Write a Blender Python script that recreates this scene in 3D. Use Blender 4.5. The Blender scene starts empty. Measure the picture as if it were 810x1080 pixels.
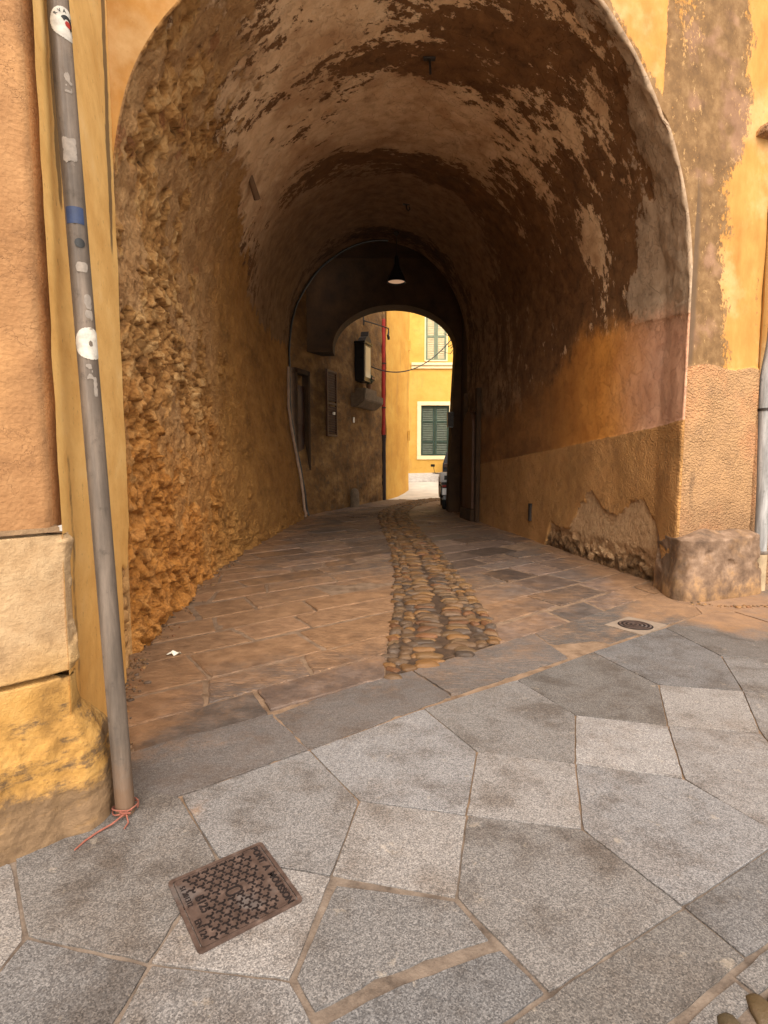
import bpy, bmesh, math, random
import numpy as np
from mathutils import Vector, Matrix
random.seed(7); RNG = np.random.default_rng(11)
PI = math.pi
scene = bpy.context.scene
COL = scene.collection

# ------------------------------------------------------------------ noise (numpy)
def _h(ix, iy, iz, seed):
    h = (ix.astype(np.int64)*374761393 + iy.astype(np.int64)*668265263 + iz.astype(np.int64)*2147483647 + seed*974634777) & 0xFFFFFFFF
    h = ((h ^ (h >> 13))*1274126177) & 0xFFFFFFFF
    h = ((h ^ (h >> 16))*2246822519) & 0xFFFFFFFF
    return ((h ^ (h >> 15)) & 0xFFFFFF)/float(0xFFFFFF)
def vnoise(p, seed=0):
    i = np.floor(p).astype(np.int64); f = p - i
    u = f*f*f*(f*(f*6-15)+10)
    r = 0
    for dx in (0, 1):
        for dy in (0, 1):
            for dz in (0, 1):
                w = (u[..., 0] if dx else 1-u[..., 0])*(u[..., 1] if dy else 1-u[..., 1])*(u[..., 2] if dz else 1-u[..., 2])
                r = r + w*_h(i[..., 0]+dx, i[..., 1]+dy, i[..., 2]+dz, seed)
    return r*2-1
def fbm(p, octv=4, seed=0, gain=.5):
    a = 1.; t = 0; s = 0
    for k in range(octv):
        t = t + a*vnoise(p*(2.03**k)+k*17.3, seed+k); s += a; a *= gain
    return t/s
def worley(p, seed=0):
    i = np.floor(p).astype(np.int64); f = p - i
    F1 = np.full(p.shape[:-1], 9.); F2 = F1.copy(); ID = np.zeros_like(F1); FA = np.zeros_like(F1)
    for dx in (-1, 0, 1):
        for dy in (-1, 0, 1):
            for dz in (-1, 0, 1):
                c = (i[..., 0]+dx, i[..., 1]+dy, i[..., 2]+dz)
                ex, ey, ez = dx+_h(*c, seed)-f[..., 0], dy+_h(*c, seed+1)-f[..., 1], dz+_h(*c, seed+2)-f[..., 2]
                d = np.sqrt(ex**2+ey**2+ez**2)
                cid = _h(*c, seed+3)
                n = d < F1
                F2 = np.where(n, F1, np.minimum(F2, d)); ID = np.where(n, cid, ID); F1 = np.where(n, d, F1)
                FA = np.where(n, ex*(_h(*c, seed+4)-.5)+ey*(_h(*c, seed+5)-.5)+ez*(_h(*c, seed+6)-.5), FA)
    return F1, F2, ID, FA
def sst(x, a=0., b=1.):
    t = np.clip((x-a)/(b-a), 0, 1); return t*t*(3-2*t)

# ------------------------------------------------------------------ node helpers
class Mat:
    def __init__(s, name):
        s.m = bpy.data.materials.new(name); s.m.use_nodes = True; s.t = s.m.node_tree; s.t.nodes.clear()
        s.out = s.t.nodes.new('ShaderNodeOutputMaterial'); s.b = s.t.nodes.new('ShaderNodeBsdfPrincipled')
        s.t.links.new(s.b.outputs[0], s.out.inputs[0]); s.b.inputs['Roughness'].default_value = .85
        s.b.inputs['Specular IOR Level'].default_value = .3
        s._tc = None
    def n(s, ty, **k):
        nd = s.t.nodes.new('ShaderNode'+ty)
        for a, v in k.items(): setattr(nd, a, v)
        return nd
    def set(s, sock, v):
        if v is None: return
        if isinstance(v, bpy.types.NodeSocket): s.t.links.new(v, sock)
        elif isinstance(v, (tuple, list)) and sock.type == 'RGBA': sock.default_value = (*v[:3], 1)
        else: sock.default_value = v
    def obj(s):
        if s._tc is None: s._tc = s.n('TexCoord')
        return s._tc.outputs['Object']
    def pos(s): return s.n('NewGeometry').outputs['Position']
    def attr(s, name, vec=False):
        a = s.n('Attribute'); a.attribute_name = name; return a.outputs['Vector' if vec else 'Fac']
    def col(s, name):
        a = s.n('Attribute'); a.attribute_name = name; return a.outputs['Color']
    def map(s, v, scale=(1, 1, 1), rot=(0, 0, 0), loc=(0, 0, 0)):
        m = s.n('Mapping'); s.set(m.inputs[0], v); m.inputs['Scale'].default_value = scale; m.inputs['Rotation'].default_value = rot; m.inputs['Location'].default_value = loc
        return m.outputs[0]
    def noise(s, v, sc, det=4, ro=.5, dist=0, color=False):
        nd = s.n('TexNoise'); s.set(nd.inputs['Vector'], v); nd.inputs['Scale'].default_value = sc; nd.inputs['Detail'].default_value = det
        nd.inputs['Roughness'].default_value = ro; nd.inputs['Distortion'].default_value = dist
        return nd.outputs['Color' if color else 0]
    def vor(s, v, sc, feat='F1', out='Distance', rnd=1):
        nd = s.n('TexVoronoi'); nd.feature = feat; s.set(nd.inputs['Vector'], v); nd.inputs['Scale'].default_value = sc; nd.inputs['Randomness'].default_value = rnd
        return nd.outputs[out]
    def ma(s, op, a, b=None, c=None, clamp=False):
        nd = s.n('Math'); nd.operation = op; nd.use_clamp = clamp
        s.set(nd.inputs[0], a); s.set(nd.inputs[1], b); s.set(nd.inputs[2], c); return nd.outputs[0]
    def add(s, *a):
        r = a[0]
        for x in a[1:]: r = s.ma('ADD', r, x)
        return r
    def mul(s, a, b): return s.ma('MULTIPLY', a, b)
    def step(s, x, lo, hi):
        nd = s.n('MapRange'); nd.interpolation_type = 'SMOOTHSTEP'; s.set(nd.inputs[0], x); nd.inputs[1].default_value = lo; nd.inputs[2].default_value = hi
        nd.inputs[3].default_value = 0; nd.inputs[4].default_value = 1; return nd.outputs[0]
    def rng(s, x, lo, hi, a, b):
        nd = s.n('MapRange'); s.set(nd.inputs[0], x); nd.inputs[1].default_value = lo; nd.inputs[2].default_value = hi
        nd.inputs[3].default_value = a; nd.inputs[4].default_value = b; return nd.outputs[0]
    def mix(s, f, a, b, mode='MIX'):
        nd = s.n('Mix'); nd.data_type = 'RGBA'; nd.blend_type = mode; s.set(nd.inputs[0], f); s.set(nd.inputs[6], a); s.set(nd.inputs[7], b); return nd.outputs[2]
    def ramp(s, f, stops):
        nd = s.n('ValToRGB'); s.set(nd.inputs[0], f); e = nd.color_ramp.elements
        while len(e) < len(stops): e.new(.5)
        for i, (p, c) in enumerate(stops): e[i].position = p; e[i].color = (*c, 1)
        return nd.outputs[0]
    def sep(s, v):
        nd = s.n('SeparateXYZ'); s.set(nd.inputs[0], v); return nd.outputs
    def comb(s, x, y, z):
        nd = s.n('CombineXYZ'); s.set(nd.inputs[0], x); s.set(nd.inputs[1], y); s.set(nd.inputs[2], z); return nd.outputs[0]
    def vadd(s, a, b):
        nd = s.n('VectorMath'); nd.operation = 'ADD'; s.set(nd.inputs[0], a); s.set(nd.inputs[1], b); return nd.outputs[0]
    def bump(s, h, st=.5, dist=.01, prev=None):
        nd = s.n('Bump'); s.set(nd.inputs['Height'], h); nd.inputs['Strength'].default_value = st; nd.inputs['Distance'].default_value = dist
        if prev is not None: s.set(nd.inputs['Normal'], prev)
        return nd.outputs[0]
    def done(s, color=None, rough=None, normal=None, metal=None):
        s.set(s.b.inputs['Base Color'], color); s.set(s.b.inputs['Roughness'], rough); s.set(s.b.inputs['Normal'], normal); s.set(s.b.inputs['Metallic'], metal)
        return s.m

def simple(name, c, rough=.6, metal=0., var=.25, sc=6., bump=.2, bsc=40., bd=.003):
    m = Mat(name); p = m.obj()
    n = m.noise(p, sc, 5, .6)
    c1 = tuple(x*(1-var) for x in c); c2 = tuple(min(1, x*(1+var)) for x in c)
    return m.done(m.ramp(n, [(.3, c1), (.7, c2)]), m.rng(n, .3, .7, max(.05, rough-.1), min(1, rough+.1)), m.bump(m.noise(p, bsc, 4), bump, bd), metal)

# ------------------------------------------------------------------ object helpers
def link(o): COL.objects.link(o); return o
def tag(o, label=None, cat=None, group=None, kind=None):
    for k, v in (('label', label), ('category', cat), ('group', group), ('kind', kind)):
        if v: o[k] = v
    return o
def thing(name, label, cat, loc=(0, 0, 0), rotz=0, group=None):
    o = bpy.data.objects.new(name, None); link(o); o.location = loc; o.rotation_euler = (0, 0, rotz); o.empty_display_size = .2
    return tag(o, label, cat, group)
def mobj(name, v, f, mat, parent=None, smooth=True, attrs=None):
    me = bpy.data.meshes.new(name); v = np.asarray(v, dtype=np.float32).reshape(-1, 3)
    if isinstance(f, np.ndarray):
        k = f.shape[1]; me.vertices.add(len(v)); me.vertices.foreach_set('co', v.ravel())
        me.loops.add(f.size); me.loops.foreach_set('vertex_index', f.ravel().astype(np.int32))
        me.polygons.add(len(f)); me.polygons.foreach_set('loop_start', np.arange(0, f.size, k, dtype=np.int32))
        me.update(calc_edges=True)
    else: me.from_pydata([tuple(x) for x in v.tolist()], [], f)
    for k, a in (attrs or {}).items():
        a = np.asarray(a, dtype=np.float32)
        if a.ndim == 2 and a.shape[1] == 3:
            at = me.attributes.new(k, 'FLOAT_VECTOR', 'POINT'); at.data.foreach_set('vector', a.ravel())
        else:
            at = me.attributes.new(k, 'FLOAT', 'POINT'); at.data.foreach_set('value', a.ravel())
    me.validate(); me.update()
    if smooth: me.polygons.foreach_set('use_smooth', np.ones(len(me.polygons), dtype=bool))
    me.materials.append(mat); o = bpy.data.objects.new(name, me); link(o)
    if parent: o.parent = parent
    return o
def gfaces(n, m, flip=False):
    i = np.arange((n-1)*(m-1)); r = i//(m-1); c = i % (m-1); a = r*m+c
    q = np.stack([a, a+1, a+m+1, a+m], 1)
    return q[:, ::-1].copy() if flip else q
def grid(name, P, mat, parent=None, attrs=None, flip=False):
    n, m = P.shape[:2]
    return mobj(name, P.reshape(-1, 3), gfaces(n, m, flip), mat, parent, True, {k: a.reshape(-1, 3) if a.ndim == 3 else a.ravel() for k, a in (attrs or {}).items()})
def gnormals(P):
    n = np.cross(np.gradient(P, axis=0), np.gradient(P, axis=1)); return n/(np.linalg.norm(n, axis=-1, keepdims=True)+1e-9)

class MB:
    """collects boxes, tubes, prisms and lathes into one mesh"""
    def __init__(s): s.bm = bmesh.new()
    def box(s, c, d, rz=0, bev=.004, rx=0, ry=0):
        b = bmesh.new(); bmesh.ops.create_cube(b, size=1)
        for v in b.verts: v.co = Vector((v.co.x*d[0], v.co.y*d[1], v.co.z*d[2]))
        if bev: bmesh.ops.bevel(b, geom=b.edges[:], offset=min(bev, min(d)*.45), segments=2, affect='EDGES', profile=.5)
        M = Matrix.Translation(c) @ Matrix.Rotation(rz, 4, 'Z') @ Matrix.Rotation(ry, 4, 'Y') @ Matrix.Rotation(rx, 4, 'X')
        b.transform(M); s._merge(b); return s
    def _merge(s, b):
        me = bpy.data.meshes.new('t'); b.to_mesh(me); b.free(); s.bm.from_mesh(me); bpy.data.meshes.remove(me)
    def tube(s, pts, r, n=10, cap=True):
        pts = [Vector(p) for p in pts]; rs = r if isinstance(r, (list, tuple)) else [r]*len(pts); rings = []
        up = None
        for i, p in enumerate(pts):
            t = (pts[min(i+1, len(pts)-1)]-pts[max(i-1, 0)]).normalized()
            if up is None: up = t.orthogonal().normalized()
            up = (up - t*up.dot(t)).normalized(); w = t.cross(up)
            rings.append([s.bm.verts.new(p+(up*math.cos(2*PI*k/n)+w*math.sin(2*PI*k/n))*rs[i]) for k in range(n)])
        for a, b in zip(rings, rings[1:]):
            for k in range(n): s.bm.faces.new((a[k], a[(k+1) % n], b[(k+1) % n], b[k]))
        if cap: s.bm.faces.new(rings[0][::-1]); s.bm.faces.new(rings[-1])
        return s
    def lathe(s, prof, n=24, c=(0, 0, 0), M=None):
        rings = []
        for r, z in prof:
            vs = [Vector((r*math.cos(2*PI*k/n), r*math.sin(2*PI*k/n), z)) for k in range(n)]
            rings.append([s.bm.verts.new((M @ v if M else v)+Vector(c)) for v in vs])
        for a, b in zip(rings, rings[1:]):
            for k in range(n): s.bm.faces.new((a[k], a[(k+1) % n], b[(k+1) % n], b[k]))
        return s
    def prism(s, poly, axis='y', a=0, b=1, M=None):
        def P(p, t):
            v = Vector((p[0], t, p[1])) if axis == 'y' else Vector((p[0], p[1], t)) if axis == 'z' else Vector((t, p[0], p[1]))
            return M @ v if M else v
        A = [s.bm.verts.new(P(p, a)) for p in poly]; Bv = [s.bm.verts.new(P(p, b)) for p in poly]; n = len(poly)
        s.bm.faces.new(A); s.bm.faces.new(Bv[::-1])
        for k in range(n): s.bm.faces.new((A[k], Bv[k], Bv[(k+1) % n], A[(k+1) % n]))
        return s
    def build(s, name, mat, parent=None, smooth=False, bevel=0):
        bmesh.ops.recalc_face_normals(s.bm, faces=s.bm.faces[:])
        if bevel: bmesh.ops.bevel(s.bm, geom=s.bm.edges[:], offset=bevel, segments=2, affect='EDGES')
        me = bpy.data.meshes.new(name); s.bm.to_mesh(me); s.bm.free(); me.materials.append(mat)
        o = bpy.data.objects.new(name, me); link(o)
        if smooth:
            me.polygons.foreach_set('use_smooth', np.ones(len(me.polygons), dtype=bool))
            me.set_sharp_from_angle(angle=math.radians(40))
        if parent: o.parent = parent
        return o

# ------------------------------------------------------------------ camera
cam = bpy.data.cameras.new('camera'); cam.sensor_width = 36; cam.lens = 580/1080*36; cam.clip_end = 500; cam.clip_start = .05
co = bpy.data.objects.new('camera', cam); link(co); co.location = (0, 0, 1.5); co.rotation_euler = (PI/2-math.atan(55/580), 0, 0); scene.camera = co

# ------------------------------------------------------------------ materials: masonry
def stucco_height(m, p):
    a = m.noise(m.map(p, (1, 1, 1.5)), 34, 2, .55); b = m.vor(p, 48)
    return m.add(m.mul(m.step(a, .35, .7), .9), m.mul(b, -.45))

def lining_material():
    """old lime plaster, rubble masonry and stucco of the passage; zones come from vertex fields measured along the walls"""
    m = Mat('passage_masonry'); p = m.obj(); uv = m.attr('uvm', True)
    rub, peel, dado, pink, dmg, rim, deep, cell, hgt = [m.attr(k) for k in ('rub', 'peel', 'dado', 'pink', 'dmg', 'rim', 'deep', 'cell', 'hgt')]
    n_big = m.noise(p, .9, 5, .6); n_mid = m.noise(p, 4.5, 8, .62); n_fine = m.noise(p, 30, 5, .6)
    # flaking paint on the vault: streaks run round the vault
    uvs = m.map(uv, (1.1, 1.9, 1), (0, 0, .3)); n_fl = m.noise(uvs, 1.5, 12, .7, .15)
    uvs2 = m.map(uv, (2.4, 3.6, 1), (0, 0, .45)); n_fl2 = m.noise(uvs2, 2.6, 12, .72)
    pk = m.add(peel, m.mul(m.ma('SUBTRACT', n_fl, .5), 3.4), m.mul(m.ma('SUBTRACT', n_fl2, .5), 2.6), m.mul(m.ma('SUBTRACT', m.noise(p, 24, 6, .75), .5), .7))
    f_pl = m.step(pk, -.03, .05)
    dark = m.ramp(n_mid, [(.3, (.085, .042, .019)), (.55, (.18, .094, .042)), (.75, (.29, .16, .075))])
    dark = m.mix(m.step(deep, .4, .95), dark, m.ramp(n_mid, [(.3, (.04, .02, .01)), (.7, (.085, .045, .02))]))  # dark coat deepened towards the far end, dimness put into the colour
    light = m.ramp(n_mid, [(.25, (.48, .33, .225)), (.5, (.72, .545, .4)), (.75, (.82, .68, .54))])
    light = m.mix(m.mul(m.step(n_big, .48, .66), .6), light, (.36, .2, .1))
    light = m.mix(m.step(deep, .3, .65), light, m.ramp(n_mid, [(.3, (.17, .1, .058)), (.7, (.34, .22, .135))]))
    pk2 = m.add(peel, m.mul(m.ma('SUBTRACT', n_fl, .5), 2.4), m.mul(m.ma('SUBTRACT', n_fl2, .5), 2.6))
    edge = m.mul(m.step(pk2, -.55, -.1), .45)
    c = m.mix(f_pl, m.mix(edge, dark, (.18, .1, .05)), light)
    # rim plaster, grey
    f_rim = m.step(m.add(rim, m.mul(m.ma('SUBTRACT', n_fl2, .5), 1.2), m.mul(m.ma('SUBTRACT', n_mid, .5), .6)), -.03, .05)
    c = m.mix(f_rim, c, m.ramp(n_mid, [(.25, (.2, .145, .105)), (.5, (.38, .295, .235)), (.8, (.54, .44, .37))]))
    # painted band above the dado: pink near the street, orange deeper in
    pinkc = m.mix(m.step(m.add(deep, m.mul(m.ma('SUBTRACT', n_big, .5), .12)), .06, .23), m.ramp(n_mid, [(.3, (.45, .25, .185)), (.7, (.6, .37, .28))]), m.ramp(m.noise(m.map(p, (.9, .7, .9)), 2.6, 9, .68), [(.3, (.5, .205, .042)), (.7, (.74, .35, .08))]))
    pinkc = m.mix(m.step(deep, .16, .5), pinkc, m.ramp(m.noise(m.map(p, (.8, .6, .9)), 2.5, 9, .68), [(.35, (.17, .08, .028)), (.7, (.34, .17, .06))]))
    pk_s = m.mul(m.step(m.add(pink, m.mul(m.ma('SUBTRACT', n_mid, .5), .5), m.mul(m.ma('SUBTRACT', n_fl2, .5), .5)), -.2, .2), 1.)
    c = m.mix(pk_s, c, pinkc)
    # dado stucco
    dadoc = m.mix(m.step(n_big, .4, .65), (.4, .225, .09), (.5, .28, .12))
    dadoc = m.mix(m.mul(m.step(n_mid, .45, .7), .5), dadoc, (.27, .15, .068))
    f_d = m.step(m.add(dado, m.mul(m.ma('SUBTRACT', n_mid, .5), .06)), -.01, .01)
    c = m.mix(f_d, c, dadoc)
    # fallen stucco
    f_dm = m.step(m.add(dmg, m.mul(m.ma('SUBTRACT', n_mid, .5), .22)), -.012, .012)
    dm_c = m.ramp(m.noise(p, 11, 7, .7), [(.25, (.2, .12, .07)), (.45, (.5, .33, .2)), (.7, (.62, .44, .29))])
    low = m.step(m.add(hgt, m.mul(m.ma('SUBTRACT', n_mid, .5), .9), m.mul(m.ma('SUBTRACT', n_big, .5), .8)), .3, .16)
    dm_c = m.mix(low, dm_c, m.ramp(m.vor(p, 16), [(.1, (.26, .165, .095)), (.5, (.19, .115, .06)), (.8, (.1, .06, .034))]))
    c = m.mix(f_dm, c, dm_c)
    # rubble
    rc = m.ramp(m.add(m.mul(cell, .75), m.mul(m.ma('SUBTRACT', n_mid, .3), .7)), [(.1, (.14, .07, .026)), (.35, (.36, .19, .07)), (.6, (.54, .31, .125)), (.9, (.68, .46, .24))])
    orange = m.ramp(n_mid, [(.3, (.36, .14, .024)), (.6, (.64, .275, .055)), (.8, (.76, .4, .12))])
    f_or = m.mul(m.step(m.add(hgt, m.mul(m.ma('SUBTRACT', n_big, .5), 3.)), 2.6, .9), .75)
    rc = m.mix(f_or, rc, orange)
    plast = m.ramp(n_mid, [(.3, (.33, .185, .085)), (.7, (.62, .4, .22))])
    f_p = m.step(m.add(m.attr('smz'), m.mul(m.ma('SUBTRACT', n_mid, .5), 1.2)), .4, .7)
    plast = m.mix(m.mul(f_or, .8), plast, m.ramp(n_mid, [(.3, (.4, .175, .036)), (.7, (.68, .36, .1))]))
    rc = m.mix(m.mul(f_p, .85), rc, plast)
    dust = m.step(m.vor(p, 22, 'SMOOTH_F1'), .62, .8)
    rc = m.mix(m.mul(dust, .45), rc, (.09, .046, .02))
    brick = m.mul(m.step(m.noise(p, 3.4, 4), .66, .7), m.step(hgt, 3.2, 3.8))
    rc = m.mix(m.mul(brick, .6), rc, (.3, .12, .055))
    smoothw = m.ramp(m.noise(m.map(p, (.8, .5, 1.1)), 2.8, 10, .7), [(.25, (.16, .08, .024)), (.5, (.38, .2, .062)), (.75, (.56, .32, .11))])
    rc = m.mix(m.step(m.add(deep, m.mul(m.ma('SUBTRACT', n_big, .5), .3)), .22, .45), rc, smoothw)
    f_r = m.step(m.add(rub, m.mul(m.ma('SUBTRACT', n_mid, .5), .9)), .42, .55)
    c = m.mix(f_r, c, rc)
    # bump
    h1 = m.add(m.mul(f_pl, .5), m.mul(n_mid, .5), m.mul(n_fine, .4), m.mul(m.step(m.vor(m.vadd(p, m.mul(1, n_mid)), 3.2, 'DISTANCE_TO_EDGE'), .02, .0), -.5))
    hd = stucco_height(m, p)
    nrm = m.bump(h1, .7, .022)
    nrm = m.bump(m.mul(hd, m.mul(f_d, m.ma('SUBTRACT', 1, f_dm))), .75, .016, nrm)
    hr = m.add(m.mul(m.noise(p, 14, 10, .75), 1.3), m.mul(m.vor(p, 30), -.45), m.mul(m.noise(p, 70, 4, .7), .35))
    nrm = m.bump(m.mul(hr, m.ma('MAXIMUM', f_r, f_dm)), .9, .045, nrm)
    c = m.mix(1, c, m.ramp(m.noise(p, 2.1, 8, .7), [(.3, (.92, .8, .62)), (.7, (1., .94, .8))]), 'MULTIPLY')
    c = m.mix(m.mul(m.step(m.noise(p, 38, 5, .75), .62, .72), .4), c, (.045, .026, .014))
    deep_shade = m.rng(deep, .5, .95, 1., .72); c = m.mix(1, c, m.comb(deep_shade, deep_shade, deep_shade), 'MULTIPLY')  # painted shade: lining colour multiplied darker towards the deep end
    return m.done(c, .92, nrm)
M_LIN = lining_material()

def facade_material():
    m = Mat('ochre_facade_plaster'); p = m.obj()
    st, pl, hgt, uvm = m.attr('stucco'), m.attr('peel'), m.attr('hgt'), m.attr('uvm', True)
    n_big = m.noise(p, 1.1, 6, .6); n_mid = m.noise(p, 6, 9, .68); stk = m.noise(m.map(p, (1.6, 1.6, .7)), 2.4, 7, .62)
    yel = m.ramp(stk, [(.3, (.32, .145, .03)), (.55, (.42, .205, .05)), (.75, (.48, .265, .085))])
    pale = m.ramp(n_mid, [(.35, (.45, .27, .11)), (.7, (.58, .39, .19))])
    yel = m.mix(m.mul(m.step(n_big, .5, .66), .7), yel, pale)
    brn = m.ramp(n_mid, [(.25, (.08, .042, .017)), (.5, (.15, .082, .032)), (.75, (.26, .155, .07))])
    pkn = m.ramp(n_mid, [(.3, (.2, .105, .062)), (.7, (.3, .17, .11))])
    brn = m.mix(m.mul(m.step(m.noise(p, 2.2, 5), .52, .64), .6), brn, pkn)
    k = m.add(pl, m.mul(m.ma('SUBTRACT', n_mid, .5), 1.9), m.mul(m.ma('SUBTRACT', stk, .5), 1.2), m.mul(m.ma('SUBTRACT', m.noise(m.map(p, (1.3, 1.3, .8)), 22, 7, .75), .5), 2.2))
    f = m.step(k, -.12, .14)
    fleck = m.step(m.add(m.noise(m.map(p, (1.4, 1.4, .9)), 13, 10, .8), m.mul(k, -.05)), .54, .6)
    c = m.mix(m.mul(f, m.ma('SUBTRACT', 1, m.mul(fleck, .6))), m.mix(m.mul(fleck, f), yel, pale), brn)
    f = m.mul(f, .9)
    stc = m.mix(m.step(n_big, .42, .62), (.34, .195, .09), (.44, .205, .09)); stc = m.mix(m.mul(m.step(n_mid, .45, .7), .6), stc, (.25, .145, .075))
    stain_shade = m.attr('stain_shade'); c = m.mix(m.mul(m.step(m.noise(p, 18, 8, .75), .58, .68), .3), c, (.3, .15, .05))
    fs = m.step(m.add(st, m.mul(m.ma('SUBTRACT', n_mid, .5), .05)), -.008, .008)
    c = m.mix(fs, c, stc)
    c = m.mix(m.mul(m.step(m.add(stain_shade, m.mul(m.ma('SUBTRACT', n_mid, .5), .8), m.mul(m.ma('SUBTRACT', stk, .5), .6)), .0, .5), .8), c, (.085, .052, .03))
    nrm = m.bump(m.add(m.mul(f, -.4), m.mul(n_mid, .5), m.mul(m.noise(p, 60, 4), .15)), .6, .01)
    c = m.mix(m.mul(m.mul(fs, m.step(m.add(hgt, m.mul(m.ma('SUBTRACT', n_mid, .5), 1.2)), 1.25, .5)), .6), c, (.17, .095, .05))
    nrm = m.bump(m.mul(m.mul(stucco_height(m, p), m.rng(m.noise(p, 3.2, 6, .65), .35, .65, .35, 1.1)), fs), .95, .022, nrm)
    return m.done(c, .9, nrm)
M_FAC = facade_material()

def strip_material():
    m = Mat('yellow_painted_plaster'); p = m.obj(); stain_shade, rub = m.attr('stain_shade'), m.attr('rub')
    n_mid = m.noise(p, 7, 9, .65); stk = m.noise(m.map(p, (.6, .5, 1.)), 3, 9, .66)
    c = m.ramp(stk, [(.3, (.66, .36, .1)), (.55, (.8, .49, .165)), (.75, (.84, .56, .24))])
    c = m.mix(m.mul(m.step(m.attr('hgt'), 1.6, .4), .6), c, m.ramp(n_mid, [(.3, (.5, .225, .04)), (.7, (.68, .34, .075))]))
    c = m.mix(m.mul(m.step(m.noise(p, 20, 7, .7), .6, .68), .55), c, (.3, .16, .06))
    c = m.mix(m.mul(m.step(m.add(stain_shade, m.mul(m.ma('SUBTRACT', n_mid, .5), 1.1), m.mul(m.ma('SUBTRACT', stk, .5), .7)), .1, .5), .85), c, (.12, .075, .035))
    fr = m.step(m.add(rub, m.mul(m.ma('SUBTRACT', n_mid, .5), .3)), .45, .5)
    c = m.mix(fr, c, m.ramp(m.noise(p, 10, 8, .7), [(.3, (.22, .11, .04)), (.55, (.46, .25, .09)), (.75, (.6, .36, .14))]))
    nrm = m.bump(m.add(n_mid, m.mul(m.noise(p, 55, 4), .4)), .55, .009)
    nrm = m.bump(m.mul(m.noise(p, 15, 8, .7), fr), .8, .03, nrm)
    return m.done(c, .88, nrm)
M_STRIP = strip_material()

def panel_material():
    m = Mat('salmon_render'); p = m.obj(); n_mid = m.noise(p, 5, 8, .6); n_b = m.noise(p, 1.3, 4)
    c = m.ramp(n_mid, [(.3, (.19, .092, .038)), (.5, (.28, .14, .057)), (.75, (.36, .195, .085))])
    c = m.mix(m.mul(m.step(n_b, .5, .65), .4), c, (.5, .27, .11))
    w = m.n('TexVoronoi'); w.feature = 'DISTANCE_TO_EDGE'; m.set(w.inputs['Vector'], m.vadd(m.map(p, (.6, .6, 1.7)), m.noise(p, 4, 5, .6, color=True))); w.inputs['Scale'].default_value = 5.5
    crack = m.mul(m.step(w.outputs[0], .022, .004), m.step(m.noise(p, 3, 2), .5, .6))
    c = m.mix(m.mul(crack, .45), c, (.25, .12, .05))
    h = m.add(m.mul(m.noise(m.map(p, (1, 1, 1.6)), 26, 8, .72), 1.1), m.mul(m.vor(p, 60), .4), m.mul(crack, -.8))
    c = m.mix(m.mul(m.step(m.noise(p, 30, 6, .75), .6, .7), .35), c, (.2, .09, .035))
    return m.done(c, .92, m.bump(h, .6, .011))
M_PANEL = panel_material()

def limestone_material():
    m = Mat('weathered_limestone'); p = m.obj(); hg = m.attr('hgt')
    n_mid = m.noise(p, 5, 9, .68); n_b = m.noise(p, 1.7, 5); str_ = m.add(m.mul(m.noise(m.map(p, (1.6, 1.6, 6)), 2.2, 9, .72), .65), m.mul(m.noise(p, 17, 8, .75), .35))
    pale = m.ramp(n_mid, [(.25, (.17, .098, .043)), (.45, (.35, .225, .115)), (.75, (.48, .34, .195))])
    och = m.ramp(n_mid, [(.3, (.2, .1, .024)), (.5, (.4, .215, .055)), (.8, (.52, .32, .11))])
    c = m.mix(m.step(m.add(hg, m.mul(m.ma('SUBTRACT', n_b, .5), .3)), .78, .58), pale, och)
    dk = m.mul(m.step(m.add(str_, m.mul(m.ma('SUBTRACT', .42, hg), .35)), .5, .6), m.step(hg, .9, .5))
    c = m.mix(m.mul(dk, .9), c, m.ramp(n_mid, [(.3, (.05, .032, .018)), (.7, (.17, .1, .05))]))
    c = m.mix(m.mul(m.step(m.add(hg, m.mul(m.ma('SUBTRACT', n_mid, .5), .3)), .26, .1), .8), c, m.ramp(n_mid, [(.3, (.13, .08, .045)), (.7, (.3, .19, .1))]))
    pit = m.step(m.noise(p, 12, 10, .78), .5, .75)
    c = m.mix(m.mul(pit, .18), c, (.26, .15, .065))
    nrm = m.bump(m.add(n_mid, m.mul(str_, .7), m.mul(pit, -.2), m.mul(m.noise(p, 60, 5, .7), .35)), .8, .02)
    return m.done(c, .9, nrm)
M_LIME = limestone_material()

def guard_material():
    m = Mat('worn_guard_stone'); p = m.obj(); hg = m.attr('hgt'); n_mid = m.noise(p, 6, 9, .68); stk = m.noise(m.map(p, (2.6, 2.6, .9)), 1.7, 6, .6)
    c = m.ramp(n_mid, [(.25, (.05, .028, .016)), (.5, (.16, .098, .06)), (.75, (.32, .215, .145))])
    org = m.ramp(n_mid, [(.3, (.12, .06, .022)), (.7, (.34, .19, .075))])
    c = m.mix(m.mul(m.step(m.add(m.mul(hg, -1.0), m.mul(m.ma('SUBTRACT', n_mid, .5), 1.6), .1), -.15, .25), .8), c, org)
    c = m.mix(m.mul(m.step(m.noise(p, 2.6, 7, .65), .5, .66), .55), c, org)
    c = m.mix(m.mul(m.step(m.add(stk, m.mul(m.ma('SUBTRACT', n_mid, .5), .6)), .54, .7), .7), c, (.04, .024, .014))
    return m.done(c, .8, m.bump(m.add(n_mid, m.mul(m.noise(p, 40, 4), .3)), .8, .02))
M_GUARD = guard_material()

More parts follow.
